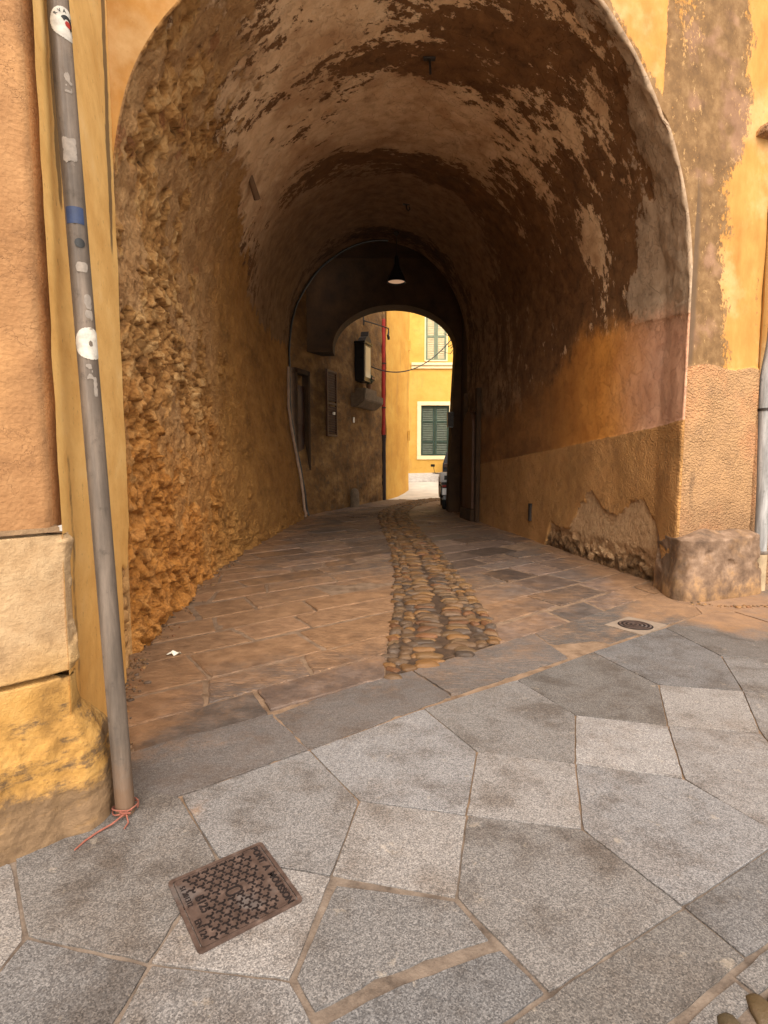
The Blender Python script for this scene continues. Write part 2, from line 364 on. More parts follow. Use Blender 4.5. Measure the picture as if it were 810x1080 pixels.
# ------------------------------------------------------------------ materials: paving
def slab_material():
    m = Mat('granite_slabs'); rnd = m.attr('rnd', True); old, dust = m.attr('old'), m.attr('dust')
    p0 = m.obj(); sp = m.n('VectorMath'); sp.operation = 'MULTIPLY_ADD'; m.set(sp.inputs[0], rnd); sp.inputs[1].default_value = (7, 9, 5); m.set(sp.inputs[2], p0); p = sp.outputs[0]
    r = m.sep(rnd)
    fl = m.noise(m.map(p, (1, 1, 1)), 210, 4, .8); v = m.vor(p, 240, 'F1', 'Color'); vs = m.sep(v)[0]
    sp1 = m.add(m.mul(fl, .62), m.mul(vs, .38))
    g = m.ramp(sp1, [(.26, (.075, .07, .068)), (.4, (.135, .127, .121)), (.5, (.18, .168, .158)), (.6, (.232, .218, .206)), (.78, (.37, .345, .32))])
    tone = m.add(.56, m.mul(r[0], .5)); g = m.mix(1, g, m.comb(tone, tone, tone), 'MULTIPLY')
    warm = m.mix(r[1], (.97, .93, .9), (.93, .95, 1.0)); g = m.mix(1, g, warm, 'MULTIPLY')
    blot = m.noise(p, 3.5, 7, .65); g = m.mix(m.mul(m.step(blot, .45, .7), .8), g, m.mix(1, g, (.52, .46, .41), 'MULTIPLY')); g = m.mix(m.mul(m.step(m.noise(p0, 11, 9, .78), .56, .66), .45), g, m.mix(1, g, (.5, .43, .37), 'MULTIPLY')); g = m.mix(m.mul(m.step(m.noise(p, 2.3, 7, .7), .56, .7), .35), g, m.mix(1, g, (1.35, 1.33, 1.3), 'MULTIPLY')); g = m.mix(m.mul(m.step(m.noise(p0, 1.6, 8, .7), .5, .62), .3), g, m.mix(1, g, (.7, .58, .47), 'MULTIPLY'))
    gum = m.step(m.add(m.vor(p0, 3.1), m.mul(n_g := m.noise(p0, 30, 3), .02)), .045, .035); g = m.mix(m.mul(gum, .6), g, (.07, .06, .055))
    g = m.mix(m.mul(m.step(m.noise(p, 9, 6, .7), .62, .7), .3), g, (.4, .33, .25))
    # old worn slabs with tool marks
    a = math.radians(38); st = m.map(p, (3.2, 60, 1), (0, 0, -a)); s_n = m.noise(m.map(p, (7, 36, 1), (0, 0, -a)), 1.15, 5, .7)
    n_m = m.noise(p, 7, 8, .65)
    o = m.ramp(m.add(m.mul(n_m, .6), m.mul(fl, .4)), [(.3, (.042, .029, .023)), (.5, (.105, .073, .057)), (.7, (.2, .143, .112))])
    o = m.mix(1, o, m.comb(m.add(.5, m.mul(r[0], .95)), m.add(.5, m.mul(r[0], .92)), m.add(.5, m.mul(r[0], .9))), 'MULTIPLY'); o = m.mix(m.mul(m.step(r[1], .7, .75), .6), o, m.ramp(n_m, [(.3, (.05, .042, .037)), (.7, (.12, .1, .088))]))
    groove = m.mul(m.step(s_n, .5, .6), m.step(r[2], .35, .75))
    o = m.mix(m.mul(groove, .7), o, (.33, .2, .115))
    c = m.mix(old, g, o)
    dn = m.add(dust, m.mul(m.ma('SUBTRACT', m.noise(p0, 3.1, 7, .65), .5), 1.1), m.mul(m.ma('SUBTRACT', m.noise(p0, 24, 5, .7), .5), .45))
    fd = m.mul(m.step(dn, .26, .9), .66)
    c = m.mix(fd, c, m.ramp(n_m, [(.3, (.19, .096, .043)), (.7, (.36, .195, .09))]))
    # stains of dirt beside the plinth
    sx = m.step(m.add(m.attr('soil'), m.mul(m.ma('SUBTRACT', m.noise(p0, 9, 7, .7), .5), 1.3)), .3, .75)
    c = m.mix(m.mul(sx, .75), c, (.11, .075, .05))
    h = m.add(m.mul(fl, .25), m.mul(m.noise(p, 45, 3), .4), m.mul(blot, .8), m.mul(m.mul(groove, old), -1.5), m.mul(m.mul(n_m, old), 2.2), m.mul(m.mul(m.noise(p, 26, 6, .7), old), 1.2))
    rough = m.rng(m.add(fl, m.mul(r[2], .4)), .3, 1., .5, .78)
    return m.done(c, rough, m.bump(h, .7, .009))
M_SLAB = slab_material()
def mortar_material():
    m = Mat('sandy_joint_mortar'); p = m.obj(); n = m.noise(p, 8, 8, .7)
    c = m.ramp(n, [(.28, (.07, .038, .02)), (.5, (.17, .11, .068)), (.8, (.28, .185, .12))])
    y = m.sep(p)[1]; yy = m.add(y, m.mul(m.ma('SUBTRACT', n, .5), .7))
    c2 = m.ramp(n, [(.3, (.04, .029, .022)), (.5, (.13, .098, .075)), (.8, (.23, .18, .14))])
    c = m.mix(m.step(yy, 2.4, 1.9), c, c2)
    return m.done(c, .95, m.bump(m.add(n, m.mul(m.noise(p, 70, 4), .5)), .8, .01))
M_MORT = mortar_material()
def pebble_material():
    m = Mat('river_cobbles'); p = m.obj(); c = m.col('pcol'); n = m.noise(p, 18, 6, .65)
    c = m.mix(m.mul(m.step(n, .45, .75), .3), c, (.17, .1, .05)); c = m.mix(m.mul(m.step(m.noise(p, 60, 3), .58, .7), .35), c, (.08, .05, .03))
    return m.done(c, m.rng(n, .3, .7, .5, .75), m.bump(m.add(n, m.mul(m.noise(p, 50, 5, .7), .5)), .6, .009))
M_PEB = pebble_material()

# ------------------------------------------------------------------ passage loft
A = np.array([-1.95, 4.14]); FD = np.array([.942, .336]); FN = np.array([.336, -.942]); WB = 5.45
Bp = A + FD*WB; YE = 14.6
Lp = np.array([A, (-2.02, 4.87), (-2.21, 6.13), (-2.29, 7.7), (-2.26, 9.61), (-2.17, 11.88), (-2.05, YE)])
Rp = np.array([Bp, (3.26, 6.56), (3.12, 7.63), (2.97, 8.64), (2.84, 9.95), (2.64, 11.26), (2.27, 13.79), (2.17, YE)])
def foot(s, pts):
    y = pts[0, 1]+s*(YE-pts[0, 1]); x = np.interp(y, pts[:, 1], pts[:, 0]); return np.stack([x, y], -1)
NS = 520; sv = np.linspace(0, 1, NS)**1.35
NL, NA, NR = 230, 260, 150
FLs, FRs = foot(sv, Lp), foot(sv, Rp)
def smooth_rows(F, k=9):
    G = F.copy()
    for _ in range(14): G[1:-1] = (G[:-2]+G[1:-1]*2+G[2:])/4
    return G
FLs, FRs = smooth_rows(FLs), smooth_rows(FRs)
ev = FRs-FLs; Wd = np.linalg.norm(ev, axis=1); ed = ev/Wd[:, None]
zs = 3.2+1.06*sst(sv, 0, 1); bb = 3.05-.3*sv
prof_w = np.zeros((NS, NL+NA+NR)); prof_z = prof_w.copy(); reg = np.concatenate([np.zeros(NL), np.ones(NA), np.full(NR, 2)])
tL = np.linspace(0, 1, NL, endpoint=False); phi = np.linspace(PI, 0, NA); tR = np.linspace(1, 0, NR+1)[1:]
for i in range(NS):
    a = Wd[i]/2
    prof_w[i] = np.concatenate([np.zeros(NL), a+a*np.cos(phi), np.full(NR, 2*a)])
    prof_z[i] = np.concatenate([tL*zs[i], zs[i]+bb[i]*np.sin(phi), tR*zs[i]])
S2 = np.repeat(sv[:, None], NL+NA+NR, 1)
prof_z[:, 0] = -.04; prof_z[:, -1] = -.04
lean = -.42*S2**2*sst(prof_z, 0, 3.2)*np.clip(1-prof_w/Wd[:, None], 0, 1)**1.5
dep = S2*9.2
right = sst(prof_w/Wd[:, None], .45, .9)
rr = .012+.03*right*np.where(reg == 2, .6, 1.)[None, :]
kk = np.clip(1-dep/rr, 0, 1); expn = rr*(1-np.sqrt(1-kk**2))
cx = (prof_w-Wd[:, None]/2); cz = np.maximum(prof_z-zs[:, None], 0); cl = np.sqrt(cx**2+cz**2)+1e-6
th0 = np.concatenate([np.zeros(NL), (PI-phi)/PI, np.ones(NR)])[None, :]
expn = expn-.21*sst(th0, .09, .3)*sst(th0, .62, .36)*(1-sst(dep, .03, .12))
w_ = prof_w+lean+expn*cx/cl; z_ = prof_z+expn*cz/cl
BASE = np.zeros((NS, NL+NA+NR, 3)); BASE[..., :2] = FLs[:, None, :]+ed[:, None, :]*w_[..., None]; BASE[..., 2] = z_
shift = .03*sst(prof_w, 4.99, 5.05)*(1-sst(dep, 0, .2)); BASE[..., :2] += FN*shift[..., None]
NRM = gnormals(BASE)
if NRM[NS//2, NL+NA//2, 2] > 0: NRM = -NRM          # inward
arc = np.concatenate([np.zeros((NS, 1)), np.cumsum(np.linalg.norm(np.diff(BASE, axis=1), axis=-1), axis=1)], 1)
UVM = np.stack([arc, dep, np.zeros_like(arc)], -1)
Z = BASE[..., 2]; afrac = prof_w/Wd[:, None]; D = dep
P = BASE
# --- fields
nb = fbm(P*.55, 4, 3); nb2 = fbm(P*1.7, 4, 9)
ang = np.where(reg[None, :] == 1, np.concatenate([np.full(NL, PI), phi, np.zeros(NR)])[None, :], np.where(reg[None, :] == 0, PI, 0))
th = (PI-ang)/PI                                     # 0 left spring .. 1 right spring
rub = np.where(reg[None, :] == 0, 1.3, 1.3-th*np.interp(D, [0, 2.8, 4.2, 6, 10], [3.4, 3.8, 6., 12., 14.])) - .5*sst(D, 3.6, 6.5)*sst(Z, 2.0, 4.5) - .25*sst(D, 4., 9.)
rub = np.clip(rub+nb2*.35*sst(Z, 2., 4.), -1, 1.3); rub = np.where(reg[None, :] == 2, -1, rub)
def blob(cd, cth, rd, rth, amp):
    q = ((D-cd)/rd)**2+((th-cth)/rth)**2; return amp*np.exp(-q)
peel = -.02+.3*nb+.25*sst(D, 5, 7)-.2*sst(th[None, :] if th.ndim == 1 else th, .6, .8)
# light plaster remnants (+) and dark bare coat (-): depth, position round the vault, extents, strength
for b in [(3.3, .50, 1.0, .10, 1.25), (1.55, .36, .5, .09, .85), (2.5, .30, .8, .06, .35), (4.3, .46, .7, .12, .35), (3.2, .60, .6, .06, .8),
          (2.13, .885, .32, .05, 1.35), (1.55, .72, .35, .04, .65), (1.2, .80, .25, .03, .35), (2.6, .70, .5, .06, .5), (2.9, .77, .4, .05, .5), (4.2, .70, .8, .1, .35),
          (1.1, .62, .35, .1, -.6), (2.0, .42, .35, .16, -.75), (1.3, .50, .22, .1, -.2), (2.1, .56, .4, .05, -.6), (4.6, .5, .32, .3, -.9), (5.2, .60, .3, .18, -.7), (3.6, .8, 1.8, .1, -.25), (3.4, .93, 1.6, .07, -.35), (1.3, .88, .5, .06, -.25), (5., .86, 2., .1, -.3), (3.4, .86, .35, .03, .6), (4.3, .8, .4, .05, .5), (.9, .74, .3, .03, .6),
          (5.9, .46, .6, .35, .8), (7.4, .5, .7, .4, .9), (6.7, .72, 1.2, .12, .6), (8.5, .52, .35, .3, -.75), (5.6, .22, 1.6, .1, .6), (3.2, .22, 1.2, .07, .55), (.9, .46, .3, .1, .5)]:
    peel = peel+blob(*b)
pink_top = np.interp(D, [0, .2, 2.8, 3.2, 5, 9.2], [3.05, 3.1, 3.42, 3.1, 2.6, 2.3])
isR = reg[None, :] == 2
nz = fbm(P*2.2, 4, 21)*.12
pinkf = np.where((th > .9)[None, :] if th.ndim == 1 else th > .9, pink_top-Z+nz*sst(D, 2.5, 3.5)*2, -1.)
dado_z = 1.93-.068*D
dadof = np.where(isR, dado_z-Z, -1.)
dtop = np.interp(D, [-1, .12, .3, .5, .88, 1.2, 1.54, 1.9, 2.2, 2.5, 2.95, 3.3, 3.7, 4.1, 20], [.2, .2, .3, .66, .97, .95, .72, .80, 1.05, .86, .44, .36, .42, -.3, -.4])
dmgf = np.where(isR, dtop-Z+fbm(P*5, 4, 31)*.07, -1.)
rimf = np.where((th > .55), np.interp(th, [0, .55, .7, .8, .9, 1.], [-.2, .08, .3, .62, 1.0, 1.45])+.5*fbm(P*2.2, 5, 17)-D+.0*Z, -1.); rimf = np.where(isR & (Z < pink_top-.02), -1., rimf)
# --- relief
fade = sst(D, 0, .05)
F1, F2, ID, FA = worley(P*np.array([6.5, 6.5, 8.5])+fbm(P*3, 3, 5)[..., None]*.6, 40)
G1, G2, GD, GA = worley(P*np.array([13., 13., 16.]), 60)
stone = sst(F2-F1, .0, .12)*.02+(ID-.5)*.06+FA*.16
grit = sst(G2-G1, .0, .15)*.006+(GD-.5)*.02+GA*.06
R01 = sst(rub, .3, .8)
smooth_zone = sst(nb2+.6*fbm(P*3.1, 4, 27)+.35*sst(Z, 2.4, 3.8)-.4*sst(Z, 1.0, .2)-.34+.62*sst(D, 1.2, 3.6), -.3, .15)
dR = .86*(stone*(1-.8*smooth_zone)+grit*(1-.75*smooth_zone)+.02*smooth_zone+fbm(P*4, 6, 8, .6)*.06-.05)*(1-.75*sst(D, 3.2, 6.))
disp = R01*dR + nb*.05 + nb2*.012 + fbm(P*7, 4, 12)*.005
disp = disp+.014*sst(dadof, -.006, .006)*(1-sst(dmgf, -.01, .01))*isR
lowR = sst(Z, .42, .26)
disp = disp-sst(dmgf, -.012, .012)*isR*(.012+lowR*(.05-stone*.6))
disp = disp+rimf.clip(-.02, .02)*.25+fbm(P*5, 5, 19)*.03*sst(th, .5, .8)*sst(D, 1.4, .1)*(~isR)
disp = disp+R01*.05*sst(Z, .25, 0)*(ID > .5)
PV = P+NRM*(disp*fade)[..., None]
PV[..., 2] = np.where(prof_z < 0, -.04, PV[..., 2])
cellf = np.clip(.25+ID*.5+.25*GD-.5*sst(F2-F1, .12, .0), 0, 1)
ATT = dict(rub=rub, peel=peel, dado=dadof, pink=pinkf, dmg=dmgf, rim=rimf, deep=D/9.2, cell=cellf, smz=smooth_zone, hgt=Z, uvm=UVM)
def cut(a, b): return PV[:, a:b], {k: (v[:, a:b] if v.shape[:2] == PV.shape[:2] else v) for k, v in ATT.items()}

passage = thing('arched_passage', 'long vaulted passage of peeling brown plaster under an ochre house', 'archway', (0, 0, 0))
for nm, a, b, lb in (('side_wall', 0, NL+1, 'rough orange-brown rubble wall with lost plaster'), ('vault', NL, NL+NA, 'dark brown vault with flaking pale plaster'), ('side_wall', NL+NA-1, NL+NA+NR, 'painted wall, pink and orange above a brown stucco dado')):
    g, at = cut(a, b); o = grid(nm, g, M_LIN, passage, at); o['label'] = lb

# --- facade above the arch
ring_w = prof_w[0, NL-1:NL+NA]+(expn*cx/cl)[0, NL-1:NL+NA]; ring = PV[0, NL-1:NL+NA]
NZ = 90; tz = np.linspace(0, 1, NZ)**1.8; TOP = 8.6
zz = ring[:, 2][:, None]*(1-tz)[None]+TOP*tz[None]
# columns that start off the ring keep their own w
ww = np.repeat(prof_w[0, NL-1:NL+NA][:, None], NZ, 1)
rw = (ring[:, :2]-A) @ FD; ww = rw[:, None]*np.ones(NZ)[None]
def face_off(w): return .03*sst(w, 4.99, 5.05)
FP = np.zeros((len(rw), NZ, 3)); FP[..., :2] = A+FD*ww[..., None]+FN*face_off(ww)[..., None]; FP[..., 2] = zz
FP[:, 0] = ring
dz_r = zz-zz[:, :1]
FP[..., :2] += FN*((fbm(FP*1.3, 4, 71)*.015+fbm(FP*6, 3, 72)*.004)*sst(dz_r, 0, .12)*sst(rw[-1]-ww, 0, .06))[..., None]
pil = sst(ww, 4.98, 5.0)
fpeel = np.where(ww > 5.0, .55-.5*sst(zz, 5.2, 6.3), -.75)+.9*sst(.22-dz_r, 0, .2)*(ww > 3.2)*(ww < 5)
grid('facade_wall', FP, M_FAC, passage, dict(stucco=np.full(ww.shape, -1.), peel=fpeel, hgt=zz, uvm=np.stack([ww, zz, zz*0], -1), stain_shade=np.full(ww.shape, -1.)))
# --- pier to the right of the mouth, rounded into the passage
rwall_w = float(((PV[0, NL+NA+20, :2]-A) @ FD)); W1 = 6.52
zp = np.concatenate([np.linspace(-.04, 4., 260), np.linspace(4., TOP, 70)[1:]])
NW = 120; wp = rwall_w+(W1-rwall_w)*np.linspace(0, 1, NW)
ring_z = PV[0, NL+NA:, 2][::-1]; ring_xy = PV[0, NL+NA:, :2][::-1]
WW, ZZ = np.meshgrid(wp, zp, indexing='ij')
xs = np.stack([np.interp(zp, ring_z, ring_xy[:, k]) for k in (0, 1)], -1)      # edge follows the jamb
PP = np.zeros(WW.shape+(3,)); edge_w = (xs-A) @ FD
ef = sst(WW, rwall_w+.25, rwall_w)
ztop_spring = ring_z.max()
# above the springing the pier continues from the facade columns
WWe = WW+(edge_w[None]-rwall_w)*ef; PP[..., :2] = A+FD*WWe[..., None]+FN*.03; PP[..., 2] = ZZ
stz = 2.5
dst = stz+.02*np.sin(WW*9)-ZZ
PP[..., :2] += FN*((fbm(PP*1.4, 4, 75)*.02+.016*sst(dst, -.01, .01)+fbm(PP*7, 3, 76)*.004)*sst(WW, rwall_w, rwall_w+.04))[..., None]
q = (WW-rwall_w)/(W1-rwall_w)
ppeel = .75-1.75*sst(q+.25*fbm(PP*1.2, 3, 78), .25, .75)+.55*sst(ZZ, 4.3, 5.4)-.3*sst(ZZ, 5.6, 6.4)
ppeel = ppeel+.9*sst(np.abs(q-.93), .07, 0)*sst(np.abs(ZZ-3.2), .8, .3)
shade_stn = .75*np.exp(-((q-.015)/.07)**2)*sst(ZZ, 4.9, 4.0)*sst(ZZ, 2.3, 2.6)-.22  # soft shadow painted down the pier along the jamb corner
shade_stn = np.maximum(shade_stn, .45*sst(np.abs(q-.12), .06, .02)*sst(np.abs(ZZ-1.15), .4, .15)-.25)
grid('pier', PP, M_FAC, passage, dict(stucco=dst, peel=ppeel, hgt=ZZ, uvm=np.stack([WW, ZZ, ZZ*0], -1), stain_shade=shade_stn))
# wall carried on to the right of the pier, set back a little behind the downpipe
wq = np.linspace(W1, 12.5, 120); zq = np.linspace(-.04, TOP, 140); WQ, ZQ = np.meshgrid(wq, zq, indexing='ij')
back = .05-.13*sst(WQ, W1, W1+.03)
PQ = np.zeros(WQ.shape+(3,)); PQ[..., :2] = A+FD*WQ[..., None]+FN*(back+fbm(np.stack([WQ, ZQ, WQ*0], -1)*1.3, 4, 79)*.015)[..., None]; PQ[..., 2] = ZQ
grid('facade_wall', PQ, M_FAC, passage, dict(stucco=2.5-ZQ, peel=np.full(WQ.shape, -.5), hgt=ZQ, uvm=np.stack([WQ, ZQ, ZQ*0], -1), stain_shade=np.full(WQ.shape, -1.)))
def fpt(w, z, out=0.): q = A+FD*w+FN*out; return (q[0], q[1], z)
FANG = math.atan2(FD[1], FD[0])
mb = MB(); mb.prism([(0, 0), (.5, 0), (.5, .045), (.46, .075), (.06, .12), (0, .05)], 'y', -.1, .06); o = mb.build('string_course', M_FAC, passage, True, .006)
o.location = fpt(6.27, 4.93, .045); o.rotation_euler = (0, 0, FANG)
# --- roof slab and end wall close the house above the passage
M_ROOF = simple('roof_tiles', (.3, .13, .07), .85)
mb = MB(); pa = [fpt(-.02, 0, -.02), fpt(12.5, 0, -.1), (9.2, 16.4), (-4.6, 16.4), (-4.6, 8.)]
mb.prism([(p[0], p[1]) for p in pa], 'z', TOP, TOP+.25); mb.build('roof', M_ROOF, passage)

# --- inner arch, between the vault and the street beyond
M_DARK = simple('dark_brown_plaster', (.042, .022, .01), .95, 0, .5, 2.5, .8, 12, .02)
cxa, aw, bh, zsp = .29, 1.72, 1.16, 4.62; ph = np.linspace(PI, 0, 49)
arch = [(cxa+aw*math.cos(t), zsp+bh*math.sin(t)) for t in ph]
low = [(-2.9, zsp-.12), (-1.43, zsp-.12)]+arch+[(1.95, 3.4), (1.9, 2.2), (1.86, 1.), (1.85, -.05)]
upx = [-2.9, -1.43]+[p[0] for p in arch]+[2.3, 4., 6., 9.2]
up = [(x, TOP) for x in upx[:-4]]+[(2.3, TOP), (3., TOP), (5., TOP), (9.2, TOP)]
vs, fs = [], []
for (x, z), (x2, z2) in zip(low, up):
    mid = [(x+(x2-x)*t, z+(z2-z)*t) for t in (0, .25, .5, 1)]
    vs += [(px_, yv, pz_) for yv in (15.7, 16.35) for px_, pz_ in mid]
for k in range(len(low)-1):
    b0, b1 = k*8, (k+1)*8
    for j in range(3): fs += [(b0+j, b1+j, b1+j+1, b0+j+1), (b0+4+j+1, b1+4+j+1, b1+4+j, b0+4+j)]
    fs.append((b0+4, b1+4, b1, b0))
b0 = (len(low)-1)*8; vs += [(9.2, 15.7, -.05), (9.2, 16.35, -.05)]; n_ = len(vs)
fs += [(b0, n_-2, b0+3), (b0+4, b0+7, n_-1)]
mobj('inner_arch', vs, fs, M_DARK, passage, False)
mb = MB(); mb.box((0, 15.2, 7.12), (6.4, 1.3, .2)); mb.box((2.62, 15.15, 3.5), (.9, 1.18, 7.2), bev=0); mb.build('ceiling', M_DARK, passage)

# ------------------------------------------------------------------ corner house on the near side (salmon render, stone plinth, painted jamb strip)
corner = thing('corner_house', 'salmon rendered house corner with limestone plinth and yellow jamb behind the steel pole', 'house')
c1 = np.array([-1.27, 2.12]); cd = np.array([.25, .24]); cd = cd/np.linalg.norm(cd); cn = np.array([cd[1], -cd[0]])
# jamb strip from the house corner to the mouth of the passage
sdir = A-c1; SL = np.linalg.norm(sdir); sdir = sdir/SL; sn = np.array([sdir[1], -sdir[0]])      # towards the passage
us = np.concatenate([np.linspace(-.02, SL*.6, 70), np.linspace(SL*.6, SL, 110)[1:]]); zz1 = np.concatenate([np.linspace(-.04, 1.2, 110), np.linspace(1.2, 4.4, 150)[1:], np.linspace(4.4, TOP, 50)[1:]])
US, ZS = np.meshgrid(us, zz1, indexing='ij'); SP = np.zeros(US.shape+(3,)); SP[..., :2] = c1+sdir*US[..., None]; SP[..., 2] = ZS
nzz = fbm(SP*4, 4, 91)
brk = sst(US, SL-.55+.0*ZS, SL-.5)*sst(ZS+nzz*.12+.25*sst(US, SL-.25, SL-.05)*-1, .74, .7)
off = fbm(SP*np.array([.8, .8, 1.5]), 3, 92)*.007+.02+fbm(SP*8, 3, 93)*.003
f1, f2, idd, _fa = worley(SP*8, 95)
off = off-brk*(.05+.05*(1-sst(f2-f1, 0, .4))-idd*.04)
off = off*sst(US, SL, SL-.03)+0*off
SP[..., :2] += sn*off[..., None]
st1 = 1.15*np.exp(-((US-(1.86+.05*(ZS-3.5)))/.1)**2)*sst(ZS, 2.6, 3.3)-.2
st2 = 1.05*np.exp(-((US-.27+.04*(ZS-2.8))/.05)**2)*sst(ZS, 2.35, 2.7)-.25
st3 = .6*np.exp(-((US-.16)/.05)**2)*sst(ZS, 1.7, 1.4)-.25
o = grid('painted_jamb', SP, M_STRIP, corner, dict(stain_shade=np.maximum(np.maximum(st1, st2), st3), rub=brk, hgt=ZS))
# salmon render panel: proud of the jamb by its own thickness
def cpt(u, z, out=0.): q = c1-cd*u+cn*out; return (q[0], q[1], z)
up = np.linspace(0, 3.2, 120); zpn = np.linspace(1.24, TOP, 170); UP, ZP = np.meshgrid(up, zpn, indexing='ij')
PNL = np.zeros(UP.shape+(3,)); PNL[..., :2] = c1-cd*UP[..., None]; PNL[..., 2] = ZP
wob = .012*fbm(np.stack([ZP*2, ZP*0, UP*0], -1), 3, 96); PNL[..., :2] += cd*(wob*sst(UP, .3, 0))[..., None]
PNL[..., :2] += cn*(.03+fbm(PNL*2, 4, 97)*.01)[..., None]
PNL[0, :, :2] = c1+sdir*.1                                        # the edge turns back into the jamb
grid('rendered_wall', PNL, M_PANEL, corner, flip=True)
mb = MB(); mb.prism([(-.02, 1.226), (.04, 1.226), (.036, 1.243), (-.02, 1.25)], 'x', -3.2, .0); o = mb.build('drip_edge', M_LIME, corner, True); o.location = (c1[0], c1[1], 0); o.rotation_euler = (0, 0, math.atan2(cd[1], cd[0])); o.scale = (1, -1, 1)
# limestone plinth wrapping the corner: a plan path swept up with a swelling foot
def plinth(name, z0, z1, sw, nz, seed, side, seam=.012):
    k = np.concatenate([np.linspace(-3.2, -.6, 40), np.linspace(-.6, .0, 110)[1:], np.linspace(0, side, 60)[1:]])
    zr = np.linspace(z0+(.012 if z0 > 0 else -.04), z1-seam, nz); K, ZR = np.meshgrid(k, zr, indexing='ij')
    r = .05
    base = np.where(K[..., None] < 0, c1+cd*K[..., None], c1+sdir*K[..., None]*1.)
    nn = np.where(K[..., None] < 0, cn, sn); tb = sst(K, -r, r)[..., None]; nn = cn*(1-tb)+sn*tb; nn = nn/np.linalg.norm(nn, axis=-1, keepdims=True)
    V = np.zeros(K.shape+(3,)); V[..., :2] = base; V[..., 2] = ZR
    o = sw(ZR)*tb[..., 0]+(.03+.02*sst(ZR, .6, 0))*(1-tb[..., 0])+fbm(V*3.2, 5, seed)*.022+fbm(V*11, 5, seed+5, .6)*.013-.05*sst(fbm(V*np.array([3, 3, 6]), 3, seed+9), .32, .6)
    e = np.minimum(ZR-zr[0], zr[-1]-ZR); o = o-.022*(1-sst(e, 0, .03))*(1 if z0 > 0 else sst(ZR, .2, .4))
    o = np.maximum(o, .036)-.012*np.exp(-(K/r)**2); sz = .13+(side-.13)*sst(ZR, .6, .3) if side > .2 else side; e_ = np.clip((K-sz+.1)/.1, 0, 1)**2; o = np.where(K > 0, o*(1-e_)-.06*e_, o)
    V[..., :2] += nn*o[..., None]
    top = V[:, -1:].copy(); top[..., :2] -= nn[:, -1:]*.25; bot = V[:, :1].copy(); bot[..., :2] -= nn[:, :1]*.15
    V = np.concatenate([bot, V, top], 1); H = np.concatenate([ZR[:, :1], ZR, ZR[:, -1:]], 1)
    return grid(name, V, M_LIME, corner, dict(hgt=H))
plinth('plinth_stone', .66, 1.225, lambda z: .045+.02*sst(z, .95, .7), 90, 101, .13)
plinth('plinth_stone', 0, .66, lambda z: .012+.085*sst(z, .62, .3)+.035*sst(z, .5, 0), 100, 120, .34)
mb = MB(); mb.prism([tuple(c1+sdir*.05-cn*.05)[:2], tuple(c1-cd*3.2-cn*.05), tuple(c1-cd*3.2-cn*2.5), (-4.6, 8.), tuple(A-np.array([.1, 0]))], 'z', TOP, TOP+.25); mb.build('roof', M_ROOF, corner)

# ------------------------------------------------------------------ guard stone at the foot of the pier
def rev_stone(name, label):
    n, m_ = 110, 70
    t = np.linspace(0, 1, n); zt = np.linspace(-.05, .74, m_)
    # plan path: along the passage wall, round the nose, along the street front
    pts = np.array([(3.36, 6.62), (3.2, 6.45), (3.12, 6.05), (3.1, 5.8), (3.2, 5.68), (3.5, 5.75), (3.9, 5.93), (4.28, 6.1), (4.36, 6.35)])
    from_t = np.linspace(0, 1, len(pts)); pth = np.stack([np.interp(t, from_t, pts[:, k]) for k in (0, 1)], -1)
    for _ in range(10): pth[1:-1] = (pth[:-2]+2*pth[1:-1]+pth[2:])/4
    T, ZT = np.meshgrid(t, zt, indexing='ij'); V = np.zeros(T.shape+(3,))
    cen = np.array([3.75, 6.35]); k = 1-.09*sst(ZT, .0, .6)-.5*sst(ZT, .64, .74)
    V[..., :2] = cen+(pth[:, None]-cen)*k[..., None]; V[..., 2] = ZT
    dirn = (pth-cen)/np.linalg.norm(pth-cen, axis=1, keepdims=True)
    o = fbm(V*2.2, 4, 131)*.04+fbm(V*10, 4, 132)*.01-.04*sst(fbm(V*np.array([4, 4, 6]), 3, 133), .25, .5)
    V[..., :2] += (dirn[:, None]*o[..., None]); V[..., 2] += fbm(V*4, 3, 134)*.04*sst(ZT, .5, .7)
    o = grid(name, V, M_GUARD, None, dict(hgt=ZT), flip=False)
    return tag(o, label, 'guard stone')
rev_stone('guard_stone', 'battered stained guard stone at the foot of the stuccoed pier beside the passage')

